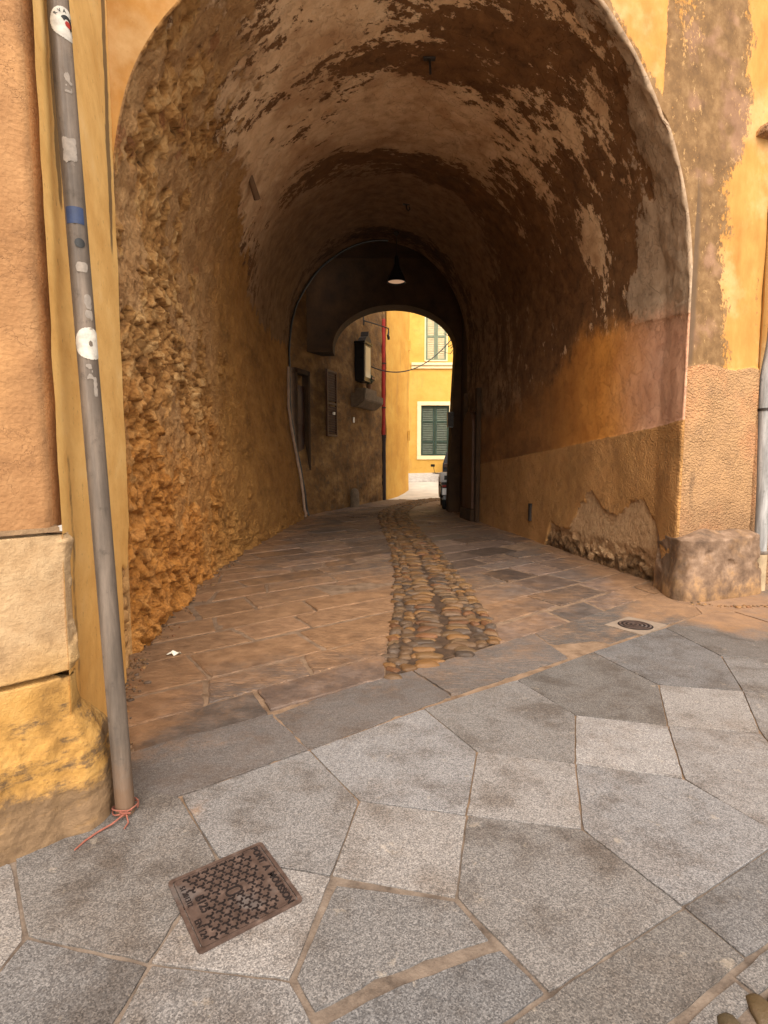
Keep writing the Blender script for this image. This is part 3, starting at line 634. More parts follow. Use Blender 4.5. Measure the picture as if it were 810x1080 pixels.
# ------------------------------------------------------------------ ground
mb = MB(); mb.prism([(-60, -60), (60, -60), (60, 120), (-60, 120)], 'z', -.3, -.03); tag(mb.build('ground', simple('pale_street_ground', (.42, .38, .33), .9, 0, .25, .8)), kind='structure')
SL_ = {
 'S1': [(-1.55, 2.05), (-1.15, 2.4), (-.91, 2.33), (-.63, 1.95), (-.68, 1.66), (-.70, 1.51), (-1.13, 1.60), (-1.39, 1.93)],
 'S2': [(-.91, 2.33), (-.39, 2.73), (-.11, 2.30), (-.19, 1.86), (-.63, 1.95)],
 'Q1': [(-.63, 1.95), (-.19, 1.86), (-.27, 1.46), (-.70, 1.51)],
 'S3': [(-1.13, 1.60), (-.70, 1.51), (-.72, 1.33), (-.75, 1.2), (-1.10, 1.2), (-1.14, 1.35)],
 'S0': [(-1.39, 1.93), (-1.13, 1.60), (-1.14, 1.35), (-1.59, 1.40), (-1.9, 1.71), (-1.6, 1.98)],
 'S4': [(-.70, 1.51), (-.27, 1.46), (-.19, 1.35), (-.13, 1.2), (-.75, 1.2), (-.72, 1.33)],
 'S5a': [(-.18, 1.83), (.25, 1.76), (.35, 1.59), (.13, 1.51), (-.02, 1.45), (-.19, 1.35), (-.27, 1.46)],
 'S5b': [(.36, 1.57), (.47, 1.42), (.31, 1.32), (.18, 1.2), (-.11, 1.2), (-.18, 1.33), (-.01, 1.43), (.14, 1.49)],
 'Q2': [(-.19, 1.86), (-.11, 2.30), (.35, 2.20), (.25, 1.76)],
 'S6': [(-.39, 2.73), (.24, 3.21), (.48, 2.71), (.35, 2.20), (-.11, 2.30)],
 'Q3': [(.48, 2.71), (.95, 2.60), (.81, 2.11), (.35, 2.20)],
 'S7': [(.24, 3.21), (.91, 3.64), (1.13, 3.12), (.95, 2.60), (.48, 2.71)],
 'S8': [(.35, 2.20), (.81, 2.11), (1.01, 1.72), (.47, 1.42), (.25, 1.76)],
 'Q4': [(1.13, 3.12), (1.61, 2.99), (1.42, 2.47), (.95, 2.60)],
 'S9': [(.95, 2.60), (1.42, 2.47), (1.60, 2.06), (1.01, 1.72), (.81, 2.11)],
 'Q5': [(1.84, 3.56), (2.34, 3.46), (2.08, 2.91), (1.61, 2.99)],
 'S10': [(.91, 3.64), (1.64, 4.20), (1.84, 3.56), (1.61, 2.99), (1.13, 3.12)],
 'S11': [(1.61, 2.99), (2.08, 2.91), (1.93, 2.33), (1.60, 2.06), (1.42, 2.47)],
 'S12': [(1.64, 4.20), (2.53, 4.82), (2.59, 4.10), (2.34, 3.46), (1.84, 3.56)],
 'S13': [(2.53, 4.82), (3.12, 5.28), (3.48, 5.34), (3.66, 4.65), (3.38, 4.00), (2.59, 4.10)],
 'S14': [(3.12, 5.28), (3.3, 5.9), (4.3, 6.3), (5.2, 6.3), (5.2, 5.5), (4.57, 4.65), (3.66, 4.65), (3.48, 5.34)],
 'S15': [(2.59, 4.10), (3.38, 4.00), (2.95, 3.33), (2.34, 3.46)],
 'S16': [(2.34, 3.46), (2.95, 3.33), (2.51, 2.64), (1.93, 2.33), (2.08, 2.91)],
 'S17': [(1.01, 1.72), (1.60, 2.06), (1.66, 1.81), (1.29, 1.63), (1.10, 1.53)],
 'S18': [(.47, 1.42), (1.01, 1.72), (1.10, 1.53), (.76, 1.33), (.61, 1.2), (.18, 1.2), (.31, 1.32)],
 'S19': [(1.60, 2.06), (1.93, 2.33), (2.51, 2.64), (2.34, 1.97), (1.66, 1.81)],
 'S20': [(3.38, 4.00), (3.66, 4.65), (4.57, 4.65), (4.59, 3.94), (3.80, 3.23), (2.95, 3.33)],
 'S21': [(2.95, 3.33), (3.80, 3.23), (3.32, 2.64), (2.51, 2.64)],
 'T1': [(-1.3, 2.12), (-1.7, 2.4), (-1.13, 2.84), (-.66, 3.13), (-.39, 2.73), (-.91, 2.33)],
 'T2': [(-.66, 3.13), (-.25, 3.53), (.20, 3.81), (.44, 3.38), (-.39, 2.73)],
 'T3': [(.44, 3.38), (.20, 3.81), (.69, 4.19), (1.31, 4.68), (1.41, 4.06)],
 'T4': [(1.41, 4.06), (1.31, 4.68), (2.3, 5.45), (3.1, 6.08), (3.3, 5.9), (3.12, 5.28), (2.02, 4.50)],
}
class Slabs:
    def __init__(s): s.v, s.f, s.r, s.o, s.d, s.so = [], [], [], [], [], []
    def add(s, poly, joint=.011, old=0, rnd=None, top=0.):
        p = np.array(poly, float); a = .5*np.sum(p[:, 0]*np.roll(p[:, 1], -1)-np.roll(p[:, 0], -1)*p[:, 1])
        if a < 0: p = p[::-1]; a = -a
        if a < .004: return
        def inset(p, d):
            n = len(p); q = []
            for i in range(n):
                e0 = p[i]-p[i-1]; e1 = p[(i+1) % n]-p[i]; e0 /= np.linalg.norm(e0)+1e-9; e1 /= np.linalg.norm(e1)+1e-9
                n0 = np.array([-e0[1], e0[0]]); n1 = np.array([-e1[1], e1[0]]); k = 1+n0 @ n1
                q.append(p[i]+(n0+n1)*d/max(k, .35))
            return np.array(q)
        # subdivide the outline and roughen it so that the edges are worn, not ruled
        q = []
        for i in range(len(p)):
            e = p[(i+1) % len(p)]-p[i]; L = np.linalg.norm(e); k = max(1, int(L/.05))
            for j in range(k): q.append((p[i]+e*j/k, j == 0))
        p0 = inset(p, joint/2); qq = []
        for i in range(len(p0)):
            e = p0[(i+1) % len(p0)]-p0[i]; L = np.linalg.norm(e); k = max(1, int(L/.045))
            for j in range(k):
                t = j/k; n = np.array([-e[1], e[0]])/(L+1e-9)
                qq.append(p0[i]+e*t+n*(abs(random.gauss(0, 1))*(.0016 if not old else .006)+(.004 if j == 0 else 0)))
        qq = np.array(qq); c = qq.mean(0); n = len(qq); b = len(s.v)
        r = [random.random() for _ in range(3)] if rnd is None else rnd
        tilt = np.array([random.gauss(0, .0028), random.gauss(0, .0028)])*(3 if old else 1); h0 = top+random.gauss(0, .0012)*(2.5 if old else 1)
        bw = .0015 if old < .5 else .012
        inner = c+(qq-c)*(1-bw/np.maximum(np.linalg.norm(qq-c, axis=1), bw*2))[:, None]
        zi = h0+(inner-c) @ tilt
        for k in range(n): s.v.append((*inner[k], zi[k]))
        for k in range(n): s.v.append((*qq[k], zi[k]-bw*.6))
        for k in range(n): s.v.append((*qq[k], -.04))
        s.f.append(tuple(range(b, b+n)))
        for k in range(n):
            k2 = (k+1) % n
            s.f.append((b+n+k, b+n+k2, b+k2, b+k)); s.f.append((b+2*n+k, b+2*n+k2, b+n+k2, b+n+k))
        s.r += [r]*(3*n); s.o += [old]*(3*n)
slabs = Slabs()
joints = {'S5a': .026, 'S5b': .022, 'S1': .01, 'S3': .01, 'S4': .01, 'S18': .008, 'S0': .012}
for k, poly in SL_.items():
    r = [random.random() for _ in range(3)]
    if k[0] == 'Q': r[0] = .9+.3*random.random(); r[1] *= .5
    if k in ('S13',): r[0] = .0
    if k in ('T1', 'T2', 'T3'): r[0] = .25
    slabs.add(poly, joints.get(k, .005), .0 if k[0] != 'T' else .38, r)
# rows of old slabs inside the passage, laid parallel to the threshold
rd = np.array([math.cos(math.radians(38)), math.sin(math.radians(38))]); rp = np.array([-rd[1], rd[0]]); O = np.array([.20, 3.81])
COB = np.array([(.47, 3.75), (.49, 4.2), (.55, 5.2), (.57, 6.4), (.53, 9.1), (.36, 12.), (.25, 14.2), (.28, 15.8), (.62, 17.8), (1.3, 20.), (2.4, 21.6)])
def cob_x(y): return np.interp(y, COB[:, 1], COB[:, 0])
HW = .45
def cob_edge(base, side):
    """where the row line through base (direction rd) meets the side of the cobbled band"""
    t0, t1 = -12., 12.
    best = None
    for t in np.linspace(-9, 9, 1200):
        p = base+rd*t
        if abs(p[0]-(cob_x(p[1])+side*HW*np.interp(p[1], [4, 8, 20], [1., .86, .84]))) < .008: return t
    return None
for side in (-1, 1):
    y = 0.
    while y < 23:
        h = random.uniform(.36, .6); b0, b1 = O+rp*y, O+rp*(y+h)
        e0, e1 = cob_edge(b0, side), cob_edge(b1, side)
        if e0 is None: e0 = -9 if side > 0 else 9
        if e1 is None: e1 = e0
        if side > 0 and y < 1.0 and False: continue
        t0, t1 = e0, e1
        for _ in range(14):
            L = random.uniform(.5, 1.15)*side; sk = random.uniform(-.07, .07); j0, j1 = rp*random.gauss(0, .014), rp*random.gauss(0, .014)
            q = [b0+rd*t0+j0, b0+rd*(t0+L)+j1, b1+rd*(t1+L+(e0-e1 if _ == 0 else 0)*.8+sk)+j0, b1+rd*t1+j1]
            c = sum(q)/4
            t0 += L; t1 = t1+L+(e0-e1 if _ == 0 else 0)*.8+sk
            if side > 0 and min((x-A) @ FN for x in q) > 0 and False: continue
            if c[0] < -3.3 or c[0] > 4.2 or c[1] > 21.3 or c[1] < 3.0: 
                if c[0] > 4.2 or c[0] < -3.3: break
                continue
            # keep clear of the traced slabs by the threshold
            if ((c-O) @ rp) < .0: continue
            slabs.add(q, random.uniform(.014, .03), 1, None, random.uniform(-.004, .003))
        y += h
V = np.array(slabs.v); ins = -((V[:, :2]-A) @ FN)          # metres inside the facade line
pl = np.interp(V[:, 1], np.r_[2.12, Lp[:, 1]], np.r_[-1.27, Lp[:, 0]]); pr = np.interp(V[:, 1], Rp[:, 1], Rp[:, 0])
dl = np.minimum(np.abs(V[:, 0]-pl), np.where(V[:, 1] > 4.5, np.abs(pr-V[:, 0]), 9))
dg = np.hypot(V[:, 0]-3.6, V[:, 1]-5.9)
dust = .95*np.exp(-(dl/.35)**2)*sst(ins, -2.2, -.9)+.3*sst(ins, -1.2, .3)*sst(ins, 6, 2)*(1-.5*sst(V[:, 0], .8, 2.2))+.3*sst(ins, -.9, .0)*sst(V[:, 0], 1.0, -.6)+.44*sst(ins, -2.2, -.7)*sst(ins, 3., 0.)*(1-.5*sst(V[:, 0], .9, 2.4))  # dust by the walls, plus warm bounced light tinted in near the mouth
dpl = np.abs((V[:, :2]-c1) @ cn-.24); dust = dust+.5*np.exp(-(dpl/.05)**2)*(V[:, 0] < -.8)+.35*np.exp(-((dg-.75)/.25)**2)
soil = .62*np.exp(-(((V[:, 0]+1.22)/.17)**2+((V[:, 1]-1.93)/.2)**2))-.1
dust_f = dust
o = mobj('paving', V, slabs.f, M_SLAB, None, False, dict(rnd=np.array(slabs.r), old=np.array(slabs.o), dust=dust, soil=soil)); tag(o, kind='structure')
# joint mortar between the slabs
gx, gy = np.meshgrid(np.linspace(-2.9, 6, 180), np.linspace(.9, 21.6, 420), indexing='ij')
MP = np.stack([gx, gy, -.0075+.004*fbm(np.stack([gx*3, gy*3, gx*0], -1), 4, 150)], -1)
tag(grid('joint_mortar', MP, M_MORT), kind='structure')
# ------------------------------------------------------------------ cobbled gutter down the middle of the passage
PALETTE = np.array([(.36, .17, .055), (.42, .19, .05), (.3, .17, .085), (.22, .13, .075), (.28, .15, .07), (.1, .085, .08), (.14, .1, .075), (.44, .23, .08), (.32, .12, .045), (.25, .15, .075)])
bmu = bmesh.new(); bmesh.ops.create_icosphere(bmu, subdivisions=3, radius=1); bmu.verts.ensure_lookup_table()
US_V = np.array([v.co[:] for v in bmu.verts]); US_F = np.array([[v.index for v in f.verts] for f in bmu.faces]); bmu.free()
bmu = bmesh.new(); bmesh.ops.create_icosphere(bmu, subdivisions=2, radius=1)
US2_V = np.array([v.co[:] for v in bmu.verts]); US2_F = np.array([[v.index for v in f.verts] for f in bmu.faces]); bmu.free()
def pebbles(items):
    vs, fs, cs, n0 = [], [], [], 0
    for i, (x, y, z, a, b, h, rot, near) in enumerate(items):
        v, f = (US_V, US_F) if near else (US2_V, US2_F)
        q = np.sign(v)*np.abs(v)**.82; q = q*np.array([a, b, h])
        q = q*(1+.3*fbm(v*1.2+i*7.7, 2, 200)[:, None])
        c_, s_ = math.cos(rot), math.sin(rot); R = np.array([[c_, -s_, 0], [s_, c_, 0], [0, 0, 1]])
        vs.append(q @ R.T+np.array([x, y, z])); fs.append(f+n0); n0 += len(v)
        c = (PALETTE[RNG.integers(len(PALETTE))]*.65+np.array([.25, .14, .065])*.35)*(.7+.55*RNG.random()); cs.append(np.repeat(c[None]*.38, len(v), 0))
    return np.concatenate(vs), np.concatenate(fs), np.concatenate(cs)
def cob_frame(L):
    yy = L; x = cob_x(yy); dx = cob_x(yy+.05)-cob_x(yy-.05); t = np.array([dx, .1]); t /= np.linalg.norm(t); return np.array([x, yy]), t, np.array([t[1], -t[0]])
items = []
def ok_front(p): return (p-O) @ rp > -.02
L = 3.6
while L < 21.4:
    c, t, n = cob_frame(L); wf = float(np.interp(L, [4, 8, 20], [1., .84, .8])); step = .068+.02*random.random(); near = L < 7
    for sd in (-1, 1):
        p = c+n*(sd*.14*wf+random.gauss(0, .028))+t*random.gauss(0, .016)
        if ok_front(p): items.append((p[0], p[1], -.01, .085+.035*random.random(), .036+.014*random.random(), .03+.014*random.random(), math.atan2(n[1], n[0])+random.gauss(0, .2), near))
    L += step*(t[1])
L = 3.6
while L < 21.4:
    c, t, n = cob_frame(L); wf = float(np.interp(L, [4, 8, 20], [1., .84, .8]))
    for sd in (-1, 1):
        for k in range(2):
            p = c+n*(sd*(.315+.115*k)*wf+sd*(random.gauss(0, .018)))+t*random.gauss(0, .02)
            if ok_front(p): items.append((p[0], p[1], -.009, .05+.032*random.random(), .034+.018*random.random(), .024+.016*random.random(), random.uniform(-1.2, 1.2), L < 7))
    L += .085+.02*random.random()
pv, pf, pc = pebbles(items)
o = mobj('cobbled_gutter', pv, pf, M_PEB, None, True, dict(pcol=pc)); tag(o, kind='structure')
yb = np.linspace(3.72, 21.4, 160); ub = np.linspace(-1, 1, 30); YB, UB = np.meshgrid(yb, ub, indexing='ij')
wb = .46*np.interp(YB, [4, 8, 20], [1., .86, .84]); BX = cob_x(YB)+UB*wb; BY = YB+(BX-cob_x(YB))*.0+np.clip((BX-.2)*.78-(YB-3.81)-.0, 0, None)*sst(YB, 4.6, 3.7)
BED = np.stack([BX, np.maximum(YB, 3.81+(BX-.2)*.78+.015), -.001+.006*fbm(np.stack([BX*9, YB*9, BX*0], -1), 4, 210)], -1)
o = grid('gutter_bed', BED, simple('packed_earth', (.05, .028, .015), .95, 0, .5, 14, .8, 60, .008)); tag(o, kind='structure')
# second cobbled strip at the edge of the street, lower right corner, edged by a thin kerb stone
kd = np.array([.60, .366]); kd = kd/np.linalg.norm(kd); kn = np.array([kd[1], -kd[0]]); k0 = np.array([.765, 1.322])
items = []
for i in range(46):
    for j in range(9):
        p = k0+kd*(-.5+i*.105+random.gauss(0, .012)+(j % 2)*.05)+kn*(.112+j*.082+random.gauss(0, .012))
        if p[1] > .5 and p[0] < 4.5: items.append((p[0], p[1], -.012, .05+.016*random.random(), .032+.01*random.random(), .024+.008*random.random(), math.atan2(kd[1], kd[0])+random.gauss(.9, .5), True))
pv, pf, pc = pebbles(items); o = mobj('cobbled_strip', pv, pf, M_PEB, None, True, dict(pcol=pc*np.array([.55, .75, 1.05]))); tag(o, kind='structure')
ks = Slabs(); t = -.8
while t < 5:
    l = random.uniform(.7, 1.1); a_, b_ = k0+kd*t+kn*.006, k0+kd*(t+l)+kn*.006
    ks.add([a_, b_, b_+kn*.075, a_+kn*.075], .012, 0, [.25, .3, random.random()]); t += l
kv = np.array(ks.v); o = mobj('kerb', kv, ks.f, M_SLAB, None, False, dict(rnd=np.array(ks.r), old=np.array(ks.o), dust=np.full(len(kv), -.4), soil=np.full(len(kv), -1.))); tag(o, kind='structure')

# ------------------------------------------------------------------ sunny cross street beyond the arch
def street_z(y, x=0): return .0+.62*sst(y, 21.5, 29.5)*1.0+.05*np.clip(y-29.5, 0, 50)*0+.03*np.clip(x-1, 0, 20)*sst(y, 22, 29)
sx, sy = np.meshgrid(np.linspace(-6, 26, 90), np.linspace(20.9, 40, 90), indexing='ij')
M_STREET = simple('pale_street_stone', (.5, .45, .38), .85, 0, .2, 1.5, .4, 20, .01)
tag(grid('street', np.stack([sx, sy, street_z(sy, sx)-.006+.0*sx], -1), M_STREET), kind='structure')
kx = np.linspace(1.0, 20, 60); pavw = []
M_KERB = simple('pale_kerb_stone', (.42, .38, .33), .85)
kb = np.stack([np.stack([kx, 26.4+0*kx+(kx-1)*.08, street_z(26.4+(kx-1)*.08, kx)+h], -1) for h in (-.02, .11)], 1)
kb = np.concatenate([kb, kb[:, 1:]+np.array([0, 3.2, .33])], 1); tag(grid('pavement', kb, M_KERB), kind='structure')

# ------------------------------------------------------------------ alley house with the shrine (left wall beyond the vault)
W0 = np.array([-2.22, 14.6]); W1_ = np.array([-.07, 20.51]); wl = np.linalg.norm(W1_-W0); wdv = (W1_-W0)/wl; wnv = np.array([wdv[1], -wdv[0]])
alley = thing('alley_house', 'weathered brown plastered house wall running from the vault out to the red drainpipe', 'house')
ua = np.linspace(0, wl, 170); za = np.linspace(-.04, 10.5, 240); UA, ZA = np.meshgrid(ua, za, indexing='ij'); AP = np.zeros(UA.shape+(3,))
AP[..., :2] = W0+wdv*UA[..., None]; AP[..., 2] = ZA; lean_a = -.4*sst(ZA, 0, 3.2)*sst(UA, 3.6, 0)
f1, f2, idd, _fa = worley(AP*4, 161)
AP[..., :2] += wnv*(lean_a+fbm(AP*1.5, 4, 160)*.035+fbm(AP*np.array([3, 3, 6]), 4, 162)*.014+.02*sst(f2-f1, 0, .4)*sst(ZA, 1.6, .5))[..., None]
def alley_material():
    m = Mat('streaked_ochre_plaster'); p = m.obj(); n = m.noise(p, 4, 9, .68); stk = m.noise(m.map(p, (.7, .45, .9)), 2.2, 10, .7)
    c = m.ramp(stk, [(.3, (.06, .029, .01)), (.5, (.165, .083, .026)), (.7, (.32, .185, .068))])
    c = m.mix(m.step(n, .52, .62), c, m.ramp(stk, [(.3, (.06, .034, .016)), (.7, (.18, .1, .042))]))
    return m.done(c, .92, m.bump(m.add(n, m.mul(m.noise(p, 18, 6, .7), .6)), .9, .03))
M_ALLEY = alley_material()
grid('wall', AP, M_ALLEY, alley)
mb = MB(); mb.prism([tuple(W1_-wdv*.02-wnv*.03), tuple(W1_-wdv*.02-wnv*2.6), tuple(W0-wnv*2.6), tuple(W0-wnv*.6)], 'z', -.04, 10.45); mb.build('wall', M_ALLEY, alley)
mb = MB(); mb.prism([tuple(W1_+wdv*.1+wnv*.25), tuple(W1_+wdv*.1-wnv*2.6), tuple(W0-wnv*2.6), tuple(W0+wnv*.0)], 'z', 10.5, 10.8); mb.build('roof', M_ROOF, alley)
def apt(u, z, out=0.): q = W0+wdv*u+wnv*out; return (q[0], q[1], z)
AANG = math.atan2(wdv[1], wdv[0])          # local x runs along the wall, local -y points out of it
M_WOOD = simple('dark_red_wood', (.06, .026, .013), .6, 0, .35, 3, .4, 30, .004)
M_IRON = simple('rusty_black_iron', (.035, .028, .024), .6, .3, .4, 14)
M_BLACK = simple('black_enamel', (.012, .012, .012), .35, 0)
dr = MB(); dr.box((.42, .26, 1.9), (.62, .06, 3.2)); dr.box((.42, .225, 2.9), (.48, .03, .9)); dr.box((.42, .225, 1.3), (.48, .03, 1.6))
o = dr.build('door', M_WOOD, alley, True); o.location = (W0[0], W0[1], 0); o.rotation_euler = (0, 0, AANG)
fr = MB()
for x in (.07, .77): fr.box((x, .2, 1.95), (.1, .2, 3.9))
fr.box((.42, .2, 3.85), (.82, .2, .12)); o = fr.build('door_frame', M_DARK, alley, True); o.location = (W0[0], W0[1], 0); o.rotation_euler = (0, 0, AANG)
def on_wall(t, u, z, out=0.): t.location = apt(u, z, out); t.rotation_euler = (0, 0, AANG); return t
ux = lambda x, y: (np.array([x, y])-W0) @ wdv
vp = on_wall(thing('louvred_shutter', 'narrow dim louvred shutter on the brown wall before the shrine', 'shutter'), ux(-1.55, 16.45), 3.15)
mb = MB()
for x in (-.31, .31): mb.box((x, 0, 0), (.05, .06, 1.9))
for z in (-.93, 0, .93): mb.box((0, 0, z), (.62, .058, .06))
mb.build('frame', M_WOOD, vp)
mb = MB()
for k in range(26):
    z = -.88+k*.07
    if abs(z) > .04: mb.box((0, .004, z), (.58, .012, .062), rx=.6, bev=0)
mb.build('slats', M_WOOD, vp)
# shrine: glazed black case on a stone bracket
shr = on_wall(thing('wall_shrine', 'black glazed wall shrine with a pointed crest on the brown alley wall', 'shrine'), ux(-.84, 18.4), 4.02)
mb = MB(); mb.box((0, -.16, .62), (.62, .34, 1.2), bev=.015); mb.box((0, -.17, 1.24), (.7, .4, .07)); mb.build('case', M_BLACK, shr)
mb = MB(); mb.prism([(-.3, 1.27), (.3, 1.27), (.2, 1.4), (.06, 1.46), (0, 1.62), (-.06, 1.46), (-.2, 1.4)], 'y', -.36, -.1); mb.build('crest', M_IRON, shr)
mg = Mat('old_window_glass'); mg.b.inputs['Specular IOR Level'].default_value = .8; M_PANE = mg.done((.36, .35, .31), .12)
mb = MB(); mb.box((0, -.334, .64), (.44, .012, .98)); mb.build('glass_front', M_PANE, shr)
M_STONE = simple('grey_bracket_stone', (.14, .1, .065), .9, 0, .35, 7, .8, 25, .012)
sh = on_wall(thing('stone_bracket', 'heavy moulded stone bracket shelf under the wall shrine', 'bracket'), ux(-.77, 18.6), 3.2)
mb = MB(); mb.prism([(.05, 0), (-.22, 0), (-.48, .2), (-.48, .42), (.05, .42)], 'x', -.85, .85); mb.prism([(.05, .425), (-.36, .425), (-.36, .62), (.05, .62)], 'x', -.5, .55); mb.build('block', M_STONE, sh, bevel=.02)
fl = on_wall(thing('flower_pot', 'small dark potted plant standing on the shrine bracket', 'plant'), ux(-.7, 18.75), 3.825, .22)
M_TERRA = simple('dull_terracotta', (.22, .11, .06), .8); M_LEAF = simple('dusty_leaves', (.05, .06, .03), .7); M_PETAL = simple('faded_petals', (.3, .12, .12), .7)
mb = MB(); mb.lathe([(0, 0), (.07, 0), (.1, .15), (.11, .15), (.11, .17), (.09, .17), (.085, .13), (0, .13)], 16); mb.build('pot', M_TERRA, fl, True)
def leaf_cloud(n, c, r, size, flat=1.):
    vs, fs = [], []
    for i in range(n):
        d = Vector((random.gauss(0, 1), random.gauss(0, 1), random.gauss(0, 1)*flat)); d.normalize(); p = Vector(c)+Vector((d.x*r[0], d.y*r[1], d.z*r[2]))*random.random()**.5
        a = Vector((random.gauss(0, 1), random.gauss(0, 1), random.gauss(0, .6))).normalized(); b = a.orthogonal().normalized()*size*.35; a = a*size*random.uniform(.6, 1.2); k = len(vs)
        vs += [p-a*.5, p+b, p+a*.5, p-b]; fs.append((k, k+1, k+2, k+3))
    return [tuple(v) for v in vs], fs
v, f = leaf_cloud(130, (0, 0, .33), (.2, .18, .2), .11); mobj('foliage', v, f, M_LEAF, fl, False)
v, f = leaf_cloud(20, (0, -.03, .4), (.18, .16, .14), .07); mobj('blossom', v, f, M_PETAL, fl, False)
M_WHITE = simple('off_white_enamel', (.75, .72, .66), .4, 0, .08)
for (x, yy, z, lb, s) in ((-1.0, 17.93, 2.78, 'small white wall plate just below the shrine bracket', (.1, .025, .17)), (-1.52, 16.53, 2.87, 'tiny white wall plate over the louvred shutter', (.06, .06, .08))):
    mb = MB(); mb.box((0, 0, 0), s, bev=.004); o = mb.build('wall_plate', M_WHITE); on_wall(o, ux(x, yy), z, .035); tag(o, lb, 'wall plate', 'white plates on the alley wall')
bl = thing('stone_bollard', 'stubby rounded stone bollard against the foot of the brown alley wall', 'bollard', apt(ux(-1.13, 17.61), -.02, .2))
mb = MB(); mb.lathe([(0, .62), (.07, .6), (.12, .54), (.145, .45), (.15, .1), (.165, 0)], 20); mb.build('shaft', M_STONE, bl, True)
ib = on_wall(thing('iron_bracket', 'thin iron bracket with a hanging hook high on the alley wall', 'bracket'), ux(-.5, 19.35), 6.1)
mb = MB(); mb.box((-.6, -.02, 0), (.1, .03, .3)); mb.tube([(-.6, -.03, 0), (.0, -.25, .0), (.75, -.42, .01)], .022, 8); mb.build('arm', M_IRON, ib, True)
mb = MB(); mb.tube([(.75, -.42, .0), (.76, -.42, -.14), (.7, -.42, -.24), (.74, -.42, -.36), (.84, -.42, -.34), (.85, -.42, -.24)], [.022, .03, .045, .035, .025, .015], 8); mb.build('hook', M_IRON, ib, True)
# drainpipe at the corner, red above and dark below
rdp = thing('red_drainpipe', 'tall drainpipe painted red above and dark brown below at the corner of the yellow house', 'drainpipe', (-.02, 20.6, 0))
M_RED = simple('red_pipe_paint', (.28, .02, .012), .5, 0, .2); M_DKP = simple('dark_iron_pipe', (.03, .018, .014), .5, .2)
mb = MB(); mb.tube([(0, 0, 2.35), (0, 0, 6.6)], .075, 14); mb.build('upper_pipe', M_RED, rdp, True)
mb = MB(); mb.tube([(0, 0, 6.6), (0, 0, 9.6)], .07, 14); mb.build('top_pipe', M_ALLEY, rdp, True)
mb = MB(); mb.tube([(0, 0, 0), (0, 0, 2.35)], .088, 14); mb.tube([(0, 0, 2.3), (0, 0, 2.42)], .105, 14); mb.build('lower_pipe', M_DKP, rdp, True)
for z in (3.4, 5.0): mb = MB(); mb.tube([(0, 0, z), (0, 0, z+.04)], .092, 14); mb.box((0, .08, z+.02), (.03, .16, .03)); mb.build('clamp', M_IRON, rdp)

# ------------------------------------------------------------------ yellow houses beyond
def yellow_material(name, a, b, c_):
    m = Mat(name); p = m.obj(); n = m.noise(m.map(p, (.6, .5, .7)), 1.5, 9, .68); n2 = m.noise(p, 5, 7, .65)
    c = m.ramp(n, [(.3, a), (.5, b), (.72, c_)]); c = m.mix(m.mul(m.step(n2, .52, .75), .4), c, (.42, .2, .05)); c = m.mix(m.mul(m.step(m.noise(m.map(p, (1.5, 1.5, .3)), 1.6, 8, .7), .54, .68), .45), c, (.4, .22, .07))
    return m.done(c, .9, m.bump(n2, .3, .01))
M_Y1 = yellow_material('golden_house_paint', (.5, .24, .04), (.6, .32, .06), (.66, .4, .09))
M_Y2 = yellow_material('yellow_house_paint', (.5, .27, .05), (.58, .335, .068), (.62, .39, .1))
M_CREAM = simple('cream_trim_paint', (.75, .62, .36), .8, 0, .08); M_GREEN = simple('green_shutter_paint', (.03, .05, .033), .5, 0, .25); M_GPAN = simple('dusty_green_slats', (.075, .09, .06), .6, 0, .25)
M_SAND = simple('pale_green_shutter', (.5, .42, .25), .7, 0, .15); M_SRAIL = simple('grey_green_shutter_frame', (.16, .19, .12), .6, 0, .2)
h1 = thing('golden_house', 'narrow golden-orange house corner next to the red drainpipe', 'house')
C0, C1 = np.array([.08, 20.76]), np.array([1.09, 24.24]); hd = (C1-C0)/np.linalg.norm(C1-C0); hn = np.array([hd[1], -hd[0]])
q = [tuple(C0), tuple(C1), tuple(C1-np.array([3.5, -.9])), tuple(C0-np.array([3.5, -.6]))]
uu = np.linspace(0, np.linalg.norm(C1-C0), 60); zu = np.linspace(-.05, 11, 120); UU, ZU = np.meshgrid(uu, zu, indexing='ij'); HP = np.zeros(UU.shape+(3,)); HP[..., :2] = C0+hd*UU[..., None]; HP[..., 2] = ZU
HP[..., :2] += hn*(fbm(HP*1.2, 3, 170)*.03)[..., None]; grid('wall', HP, M_Y1, h1)
mb = MB(); mb.prism([tuple(C0+hd*.02-hn*.06), tuple(C1-hd*.02-hn*.06), q[2], q[3]], 'z', -.05, 10.95); mb.build('wall', M_Y1, h1)
mb = MB(); mb.prism([tuple(C0+hn*.3-hd*.1), tuple(C1+hn*.3+hd*.3), q[2], q[3]], 'z', 11., 11.25); mb.build('roof', M_ROOF, h1)
mb = MB(); mb.box((0, 0, 0), (.09, .1, .42)); o = mb.build('junction_box', M_Y2, h1); o.location = (*(C1-hd*.18+hn*.05), 2.55); o.rotation_euler = (0, 0, math.atan2(hd[1], hd[0]))
o2 = o.copy(); COL.objects.link(o2); o2.parent = h1; o2.location.z = 6.35
h2 = thing('yellow_house', 'yellow house across the cross street with green shutters and a cream string course', 'house', (0, 29, 0))
